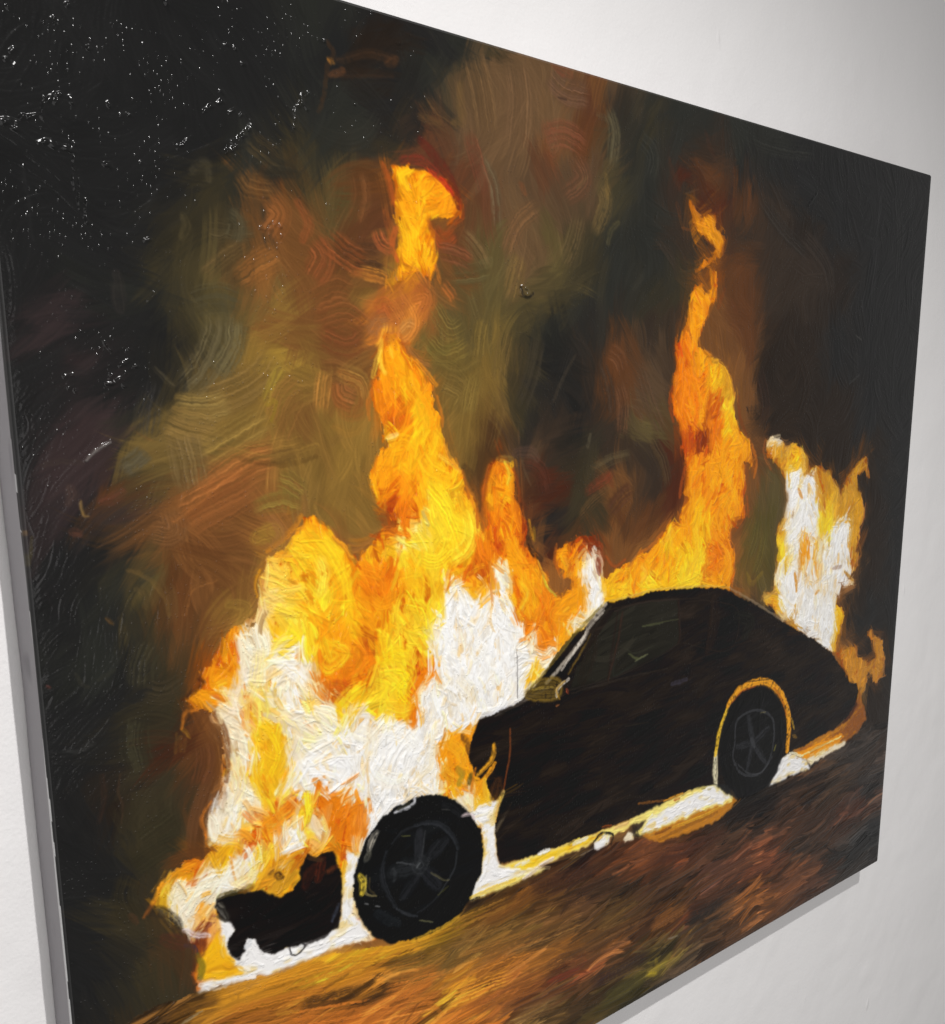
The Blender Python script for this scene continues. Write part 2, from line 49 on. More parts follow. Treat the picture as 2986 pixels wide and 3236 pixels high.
bg=[(32,81,'k'),(55,75,'k'),(80,70,'k'),(105,64,'k'),(132,58,'k'),(159,52,'k'),(188,45,'k'),(218,39,'k'),(249,32,'k'),(282,25,'s'),(316,17,'s'),(351,9,'k'),(388,1,'k'),(427,-8,'k'),(468,-17,'s'),(511,-27,'s'),(556,-37,'g'),(603,-47,'t'),(653,-58,'t'),(705,-70,'t'),(761,-83,'t'),(820,-96,'T'),(882,-110,'T'),(948,-125,'s'),(1019,-140,'s'),(29,103,'k'),(53,98,'k'),(78,93,'k'),(103,88,'k'),(130,83,'k'),(158,77,'k'),(187,71,'k'),(217,65,'k'),(248,58,'k'),(280,51,'s'),(315,44,'k'),(350,37,'b'),(387,29,'b'),(427,21,'k'),(467,13,'s'),(510,4,'g'),(556,-5,'t'),(603,-15,'t'),(653,-25,'t'),(706,-36,'t'),(762,-48,'T'),(822,-60,'T'),(884,-73,'s'),(951,-87,'s'),(1022,-102,'k'),(1098,-117,'k'),(1179,-134,'k'),(27,126,'k'),(51,122,'k'),(76,117,'k'),(101,112,'k'),(128,107,'k'),(156,102,'k'),(185,96,'k'),(215,91,'k'),(246,85,'k'),(279,79,'k'),(313,72,'k'),(349,65,'b'),(387,58,'k'),(426,51,'s'),(467,43,'g'),(510,35,'t'),(556,26,'t'),(604,17,'t'),(654,8,'R'),(707,-2,'T'),(764,-13,'s'),(824,-24,'s'),(887,-36,'k'),(954,-49,'k'),(1026,-62,'k'),(1102,-77,'k'),(1184,-92,'k'),(1272,-109,'k'),(1366,-126,'k'),(1468,-146,'k'),(25,149,'k'),(49,145,'k'),(74,141,'k'),(100,137,'k'),(126,132,'k'),(154,127,'k'),(183,122,'k'),(213,117,'k'),(245,112,'s'),(278,106,'s'),(312,100,'s'),(348,94,'s'),(386,88,'k'),(425,81,'k'),(467,74,'t'),(510,66,'t'),(556,59,'t'),(604,50,'t'),(655,42,'m'),(709,33,'d'),(765,23,'g'),(825,13,'s'),(889,2,'s'),(957,-10,'s'),(1029,-22,'s'),(1107,-36,'s'),(1189,-50,'k'),(1278,-65,'k'),(1373,-81,'k'),(1476,-99,'k'),(23,173,'k'),(47,169,'k'),(72,165,'k'),(98,161,'k'),(124,157,'k'),(152,153,'k'),(181,148,'k'),(212,144,'s'),(243,139,'g'),(276,134,'g'),(311,129,'s'),(347,123,'s'),(385,117,'g'),(425,111,'m'),(466,105,'T'),(510,98,'t'),(556,91,'t'),(604,84,'R'),(656,76,'r'),(710,68,'g'),(767,59,'s'),(827,50,'s'),(892,40,'d'),(960,29,'s'),(1033,18,'s'),(1111,6,'k'),(1194,-7,'k'),(1284,-20,'k'),(1380,-35,'k'),(1484,-51,'k'),(21,196,'k'),(45,193,'k'),(70,190,'k'),(96,186,'k'),(123,183,'k'),(151,179,'k'),(180,175,'g'),(210,171,'s'),(242,166,'r'),(275,162,'g'),(310,157,'G'),(346,152,'r'),(384,147,'R'),(424,142,'m'),(466,136,'m'),(510,130,'t'),(556,124,'T'),(605,118,'m'),(656,111,'T'),(711,103,'G'),(768,95,'s'),(829,87,'e'),(894,78,'r'),(963,69,'k'),(1037,59,'k'),(1116,49,'k'),(1200,37,'k'),(1290,25,'k'),(1388,12,'k'),(1493,-2,'k'),(18,220,'k'),(43,217,'k'),(68,214,'k'),(94,211,'k'),(121,208,'k'),(149,205,'k'),(178,201,'g'),(209,198,'s'),(240,194,'R'),(274,190,'R'),(309,186,'G'),(345,182,'r'),(383,178,'m'),(423,173,'R'),(465,168,'m'),(510,163,'m'),(556,157,'t'),(605,152,'T'),(657,146,'T'),(712,139,'G'),(770,133,'s'),(831,125,'d'),(897,118,'e'),(966,110,'r'),(1041,101,'d'),(1120,92,'k'),(1205,82,'k'),(1297,71,'k'),(1395,60,'k'),(1502,47,'k'),(16,244,'k'),(40,242,'k'),(65,239,'k'),(92,237,'k'),(119,234,'k'),(147,231,'g'),(176,228,'g'),(207,225,'g'),(239,222,'R'),(272,219,'R'),(307,215,'r'),(344,212,'m'),(382,208,'m'),(423,204,'R'),(465,200,'m'),(509,196,'G'),(556,191,'t'),(606,186,'G'),(658,181,'g'),(713,176,'s'),(771,170,'s'),(833,164,'d'),(899,158,'d'),(970,151,'d'),(1044,143,'d'),(1125,136,'b'),(1211,127,'k'),(1303,118,'k'),(1403,108,'k'),(1510,98,'k'),(14,268,'k'),(38,266,'k'),(63,264,'k'),(89,262,'k'),(117,260,'s'),(145,258,'g'),(174,255,'G'),(205,253,'R'),(237,250,'a'),(271,248,'R'),(306,245,'R'),(343,242,'R'),(381,239,'y'),(422,236,'R'),(464,233,'R'),(509,229,'G'),(556,225,'t'),(606,221,'G'),(658,217,'g'),(714,213,'s'),(773,208,'s'),(835,203,'g'),(902,198,'r'),(973,192,'r'),(1048,186,'d'),(1129,180,'d'),(1216,173,'b'),(1310,166,'k'),(1410,158,'k'),(1519,149,'k'),(12,292,'k'),(36,291,'k'),(61,289,'k'),(87,288,'s'),(115,286,'s'),(143,285,'g'),(173,283,'G'),(204,281,'G'),(236,279,'o'),(270,277,'R'),(305,275,'R'),(342,273,'O'),(381,270,'a'),(421,268,'a'),(464,265,'G'),(509,263,'G'),(556,260,'G'),(606,257,'g'),(659,254,'s'),(715,250,'s'),(774,247,'g'),(837,243,'g'),(904,239,'R'),(976,235,'r'),(1052,230,'d'),(1134,225,'d'),(1222,220,'b'),(1316,214,'k'),(1418,208,'k'),(1529,202,'k'),(9,317,'k'),(34,316,'p'),(59,315,'k'),(85,314,'k'),(113,313,'k'),(141,312,'g'),(171,310,'G'),(202,309,'O'),(234,308,'O'),(268,306,'R'),(304,305,'R'),(341,304,'R'),(380,302,'a'),(421,300,'G'),(464,299,'G'),(509,297,'G'),(556,295,'g'),(607,293,'s'),(660,291,'n'),(716,288,'d'),(776,286,'d'),(840,283,'d'),(907,281,'R'),(979,278,'r'),(1056,275,'b'),(1139,271,'b'),(1228,268,'k'),(1323,264,'k'),(1426,260,'k'),(1538,255,'k'),(7,342,'k'),(32,341,'k'),(57,341,'p'),(83,340,'k'),(111,340,'k'),(139,339,'k'),(169,338,'g'),(200,338,'O'),(233,337,'y'),(267,336,'O'),(302,336,'R'),(340,335,'R'),(379,334,'a'),(420,333,'O'),(463,332,'G'),(509,331,'O'),(557,330,'g'),(607,329,'k'),(661,328,'d'),(717,327,'r'),(778,326,'T'),(842,324,'d'),(910,323,'R'),(983,321,'R'),(1060,320,'b'),(1144,318,'b'),(1233,316,'k'),(1330,314,'k'),(1434,312,'k'),(1548,309,'k'),(5,367,'k'),(29,367,'k'),(55,367,'k'),(81,367,'k'),(109,367,'k'),(137,367,'g'),(167,367,'O'),(198,367,'O'),(231,366,'y'),(265,366,'O'),(301,366,'R'),(338,366,'O'),(378,366,'a'),(419,366,'a'),(463,366,'O'),(508,366,'O'),(557,366,'g'),(608,366,'k'),(662,366,'k'),(719,366,'r'),(779,366,'T'),(844,366,'d'),(913,366,'R'),(986,366,'R'),(1065,365,'b'),(1149,365,'b'),(1239,365,'b'),(1337,365,'k'),(1443,365,'k'),(1557,365,'k'),(2,392,'k'),(27,392,'k'),(52,393,'p'),(79,393,'k'),(107,394,'s'),(135,394,'G'),(165,395,'O'),(197,396,'O'),(230,396,'O'),(264,397,'R'),(300,398,'O'),(337,398,'O'),(377,399,'R'),(418,400,'a'),(462,401,'O'),(508,401,'r'),(557,402,'k'),(608,403,'d'),(662,404,'k'),(720,405,'d'),(781,407,'G'),(846,408,'r'),(915,409,'R'),(989,411,'R'),(1069,412,'b'),(1154,414,'b'),(1245,415,'b'),(1344,417,'k'),(1451,419,'k'),(1567,421,'k'),(0,417,'k'),(25,418,'p'),(50,419,'p'),(77,420,'p'),(105,421,'g'),(133,423,'G'),(164,424,'G'),(195,425,'O'),(228,426,'O'),(262,428,'O'),(298,429,'O'),(336,431,'O'),(376,432,'a'),(418,434,'a'),(462,435,'O'),(508,437,'r'),(557,439,'T'),(608,441,'d'),(663,443,'g'),(721,446,'d'),(783,448,'d'),(848,451,'e'),(918,453,'R'),(993,456,'R'),(1073,459,'r'),(1159,463,'b'),(1252,466,'b'),(1352,470,'b'),(1460,475,'k'),(1578,479,'k'),(-2,443,'k'),(22,445,'p'),(48,446,'p'),(75,448,'r'),(102,449,'g'),(131,451,'o'),(162,453,'R'),(193,455,'R'),(226,457,'a'),(261,459,'o'),(297,461,'O'),(335,463,'O'),(375,466,'a'),(417,468,'a'),(461,471,'a'),(508,473,'r'),(557,476,'R'),(609,480,'e'),(664,483,'g'),(722,486,'R'),(784,490,'d'),(851,494,'e'),(921,498,'R'),(997,503,'R'),(1077,507,'G'),(1164,513,'b'),(1258,518,'b'),(1359,524,'b'),(1469,531,'k'),(1588,538,'k'),(-5,469,'k'),(20,471,'p'),(46,473,'p'),(72,475,'p'),(100,477,'R'),(129,480,'R'),(160,482,'R'),(191,485,'R'),(225,487,'a'),(259,490,'a'),(296,493,'O'),(334,496,'O'),(374,499,'R'),(416,503,'a'),(461,506,'a'),(507,510,'a'),(557,514,'R'),(609,518,'k'),(665,523,'g'),(724,528,'r'),(786,533,'r'),(853,538,'R'),(924,544,'R'),(1000,550,'R'),(1082,556,'G'),(1170,563,'b'),(1264,571,'b'),(1367,579,'b'),(1478,588,'k'),(1598,598,'k'),(-7,495,'k'),(18,498,'k'),(43,500,'k'),(70,503,'k'),(98,506,'R'),(127,509,'R'),(158,512,'r'),(190,515,'R'),(223,518,'y'),(258,522,'a'),(294,526,'a'),(333,530,'a'),(373,534,'a'),(415,538,'a'),(460,542,'a'),(507,547,'a'),(557,552,'a'),(610,558,'e'),(666,563,'r'),(725,569,'R'),(788,576,'a'),(855,583,'a'),(927,590,'a'),(1004,598,'a'),(1086,606,'G'),(1175,615,'a'),(1271,625,'a'),(1374,635,'b'),(1487,647,'k'),(1609,659,'k'),(-10,521,'k'),(15,524,'k'),(41,528,'k'),(68,531,'s'),(96,534,'G'),(125,538,'r'),(156,542,'R'),(188,546,'R'),(221,550,'a'),(256,554,'a'),(293,559,'a'),(332,563,'a'),(372,568,'a'),(415,574,'a'),(460,579,'a'),(507,585,'a'),(557,591,'a'),(610,598,'a'),(666,604,'a'),(726,612,'a'),(790,620,'a'),(858,628,'a'),(930,637,'a'),(1008,646,'a'),(1091,657,'G'),(1181,668,'a'),(1277,680,'a'),(1382,692,'b'),(1496,706,'k'),(1620,722,'k'),(-12,548,'k'),(13,552,'k'),(39,555,'k'),(66,559,'k'),(94,563,'g'),(123,568,'r'),(154,572,'R'),(186,577,'y'),(220,581,'a'),(255,587,'a'),(292,592,'a'),(330,597,'a'),(371,603,'a'),(414,610,'a'),(459,616,'a'),(507,623,'a'),(557,630,'a'),(611,638,'a'),(667,646,'a'),(728,655,'a'),(792,664,'k'),(860,674,'k'),(933,685,'k'),(1011,696,'k'),(1096,708,'k'),(1186,721,'a'),(1284,735,'b'),(1390,751,'k'),(1506,767,'k'),(1631,786,'k'),(-15,575,'k'),(10,579,'k'),(36,583,'s'),(63,588,'s'),(92,592,'s'),(121,597,'g'),(152,602,'r'),(184,608,'R'),(218,613,'a'),(253,619,'a'),(290,626,'a'),(329,632,'a'),(370,639,'a'),(413,646,'a'),(459,654,'a'),(507,662,'a'),(557,670,'a'),(611,679,'a'),(668,688,'a'),(729,699,'a'),(793,709,'k'),(862,721,'k'),(936,733,'k'),(1015,746,'k'),(1100,760,'k'),(1192,776,'b'),(1291,792,'a'),(1398,810,'b'),(1515,829,'k'),(1643,851,'k'),(-17,602,'k'),(8,607,'k'),(34,611,'s'),(61,617,'k'),(89,622,'g'),(119,628,'g'),(150,633,'e'),(182,639,'R'),(216,646,'a'),(252,653,'a'),(289,660,'a'),(328,667,'a'),(369,675,'a'),(412,683,'a'),(458,691,'a'),(506,701,'a'),(557,710,'a'),(612,720,'a'),(669,731,'a'),(730,743,'a'),(795,755,'k'),(865,768,'k'),(939,782,'k'),(1019,797,'k'),(1105,814,'k'),(1198,831,'b'),(1298,850,'e'),(1407,871,'b'),(1525,893,'k'),(-20,629,'k'),(5,634,'k'),(32,640,'k'),(59,646,'k'),(87,652,'g'),(117,658,'g'),(148,665,'e'),(180,671,'R'),(214,679,'a'),(250,686,'a'),(287,694,'a'),(327,702,'a'),(368,711,'a'),(412,720,'a'),(458,730,'a'),(506,740,'a'),(558,751,'a'),(612,763,'a'),(670,775,'a'),(732,788,'a'),(797,802,'k'),(867,816,'k'),(943,832,'k'),(1023,849,'k'),(1110,868,'k'),(1204,888,'b'),(1305,909,'e'),(1415,932,'b'),(1535,958,'k'),(-22,657,'k'),(3,663,'k'),(29,669,'k'),(56,675,'k'),(85,682,'g'),(115,689,'e'),(146,696,'r'),(178,704,'R'),(212,712,'a'),(248,720,'a'),(286,729,'a'),(325,738,'a'),(367,748,'a'),(411,758,'a'),(457,769,'a'),(506,780,'a'),(558,792,'a'),(613,805,'a'),(671,819,'a'),(733,833,'a'),(799,849,'k'),(870,865,'k'),(946,883,'k'),(1027,902,'k'),(1115,923,'k'),(1210,945,'b'),(1312,969,'e'),(1424,995,'b'),(1546,1024,'k'),(-25,685,'k'),(0,691,'k'),(27,698,'k'),(54,705,'k'),(83,712,'g'),(112,720,'d'),(144,728,'r'),(176,736,'a'),(211,745,'a'),(247,754,'a'),(284,764,'a'),(324,774,'a'),(366,785,'a'),(410,796,'a'),(456,808,'a'),(506,821,'a'),(558,834,'a'),(613,849,'a'),(672,864,'a'),(734,880,'a'),(801,897,'k'),(873,915,'k'),(949,935,'k'),(1031,956,'k'),(1120,979,'k'),(1216,1003,'b'),(1320,1030,'e'),(1433,1059,'b'),(1556,1091,'k'),(-27,713,'k'),(-2,720,'k'),(24,727,'k'),(52,735,'b'),(80,743,'g'),(110,751,'g'),(142,760,'r'),(174,769,'a'),(209,779,'a'),(245,789,'a'),(283,800,'a'),(323,811,'a'),(365,823,'a'),(409,835,'a'),(456,848,'a'),(505,862,'a'),(558,877,'a'),(614,892,'a'),(673,909,'a'),(736,927,'a'),(803,946,'k'),(875,966,'k'),(953,987,'k'),(1036,1011,'k'),(1125,1036,'k'),(1222,1063,'b'),(1327,1093,'e'),(1442,1125,'b'),(1567,1160,'k'),(-30,741,'k'),(-5,749,'k'),(22,757,'k'),(49,765,'k'),(78,774,'g'),(108,783,'g'),(140,793,'r'),(172,803,'a'),(207,813,'a'),(243,824,'a'),(281,836,'a'),(321,848,'a'),(364,861,'a'),(408,874,'a'),(455,889,'a'),(505,904,'a'),(558,920,'a'),(614,937,'a'),(674,955,'a'),(737,974,'a'),(805,995,'k'),(878,1017,'k'),(956,1041,'k'),(1040,1066,'k'),(1131,1094,'k'),(1229,1124,'b'),(1335,1156,'e'),(1451,1192,'b'),(1578,1230,'k'),(-33,770,'k'),(-7,778,'k'),(19,787,'k'),(47,796,'k'),(76,805,'g'),(106,815,'g'),(137,825,'r'),(170,836,'a'),(205,848,'a'),(242,860,'a'),(280,872,'a'),(320,885,'a'),(363,899,'a'),(407,914,'a'),(455,930,'a'),(505,946,'a'),(558,963,'a'),(615,982,'a'),(675,1002,'a'),(739,1023,'a'),(807,1045,'k'),(881,1069,'k'),(959,1095,'k'),(1044,1123,'k'),(1136,1153,'k'),(1235,1186,'b'),(1343,1221,'e'),(1460,1260,'b'),(1589,1302,'k'),(-35,798,'k'),(-10,807,'k'),(17,817,'k'),(44,827,'k'),(73,837,'g'),(104,847,'g'),(135,859,'r'),(168,870,'a'),(203,883,'a'),(240,895,'a'),(278,909,'a'),(319,923,'a'),(361,938,'a'),(406,954,'a'),(454,971,'a'),(505,989,'a'),(558,1008,'a'),(615,1028,'a'),(676,1049,'a'),(740,1072,'a'),(809,1096,'k'),(883,1122,'k'),(963,1150,'k'),(1049,1181,'k'),(1141,1213,'k'),(1242,1249,'b'),(1351,1287,'e'),(1470,1329,'b'),(1601,1375,'k'),(-38,828,'k'),(-13,837,'k'),(14,847,'k'),(42,858,'k'),(71,869,'g'),(101,880,'r'),(133,892,'e'),(166,905,'a'),(201,918,'a'),(238,932,'a'),(277,946,'a'),(317,962,'a'),(360,978,'a'),(406,995,'a'),(454,1013,'a'),(504,1032,'a'),(558,1053,'a'),(616,1074,'a'),(677,1097,'a'),(742,1122,'a'),(811,1148,'k'),(886,1176,'k'),(967,1207,'k'),(1053,1239,'k'),(1147,1275,'k'),(1248,1313,'b'),(1359,1355,'e'),(-41,857,'k'),(-15,867,'k'),(11,878,'k'),(39,889,'k'),(68,901,'g'),(99,913,'g'),(131,926,'r'),(164,940,'a'),(199,954,'a'),(236,969,'a'),(275,984,'a'),(316,1001,'a'),(359,1018,'a'),(405,1036,'a'),(453,1056,'a'),(504,1076,'a'),(558,1098,'a'),(616,1121,'a'),(678,1146,'a'),(743,1173,'a'),(814,1201,'k'),(889,1231,'k'),(970,1264,'k'),(1058,1299,'k'),(1153,1337,'k'),(1255,1379,'b'),(-44,887,'k'),(-18,898,'k'),(9,909,'k'),(37,921,'k'),(66,934,'g'),(97,947,'g'),(129,960,'g'),(162,975,'a'),(197,990,'a'),(235,1006,'a'),(274,1022,'a'),(315,1040,'a'),(358,1059,'a'),(404,1078,'a'),(452,1099,'a'),(504,1121,'a'),(558,1144,'a'),(617,1169,'a'),(679,1196,'a'),(745,1224,'a'),(816,1254,'k'),(892,1287,'k'),(974,1322,'k'),(1062,1360,'k')],
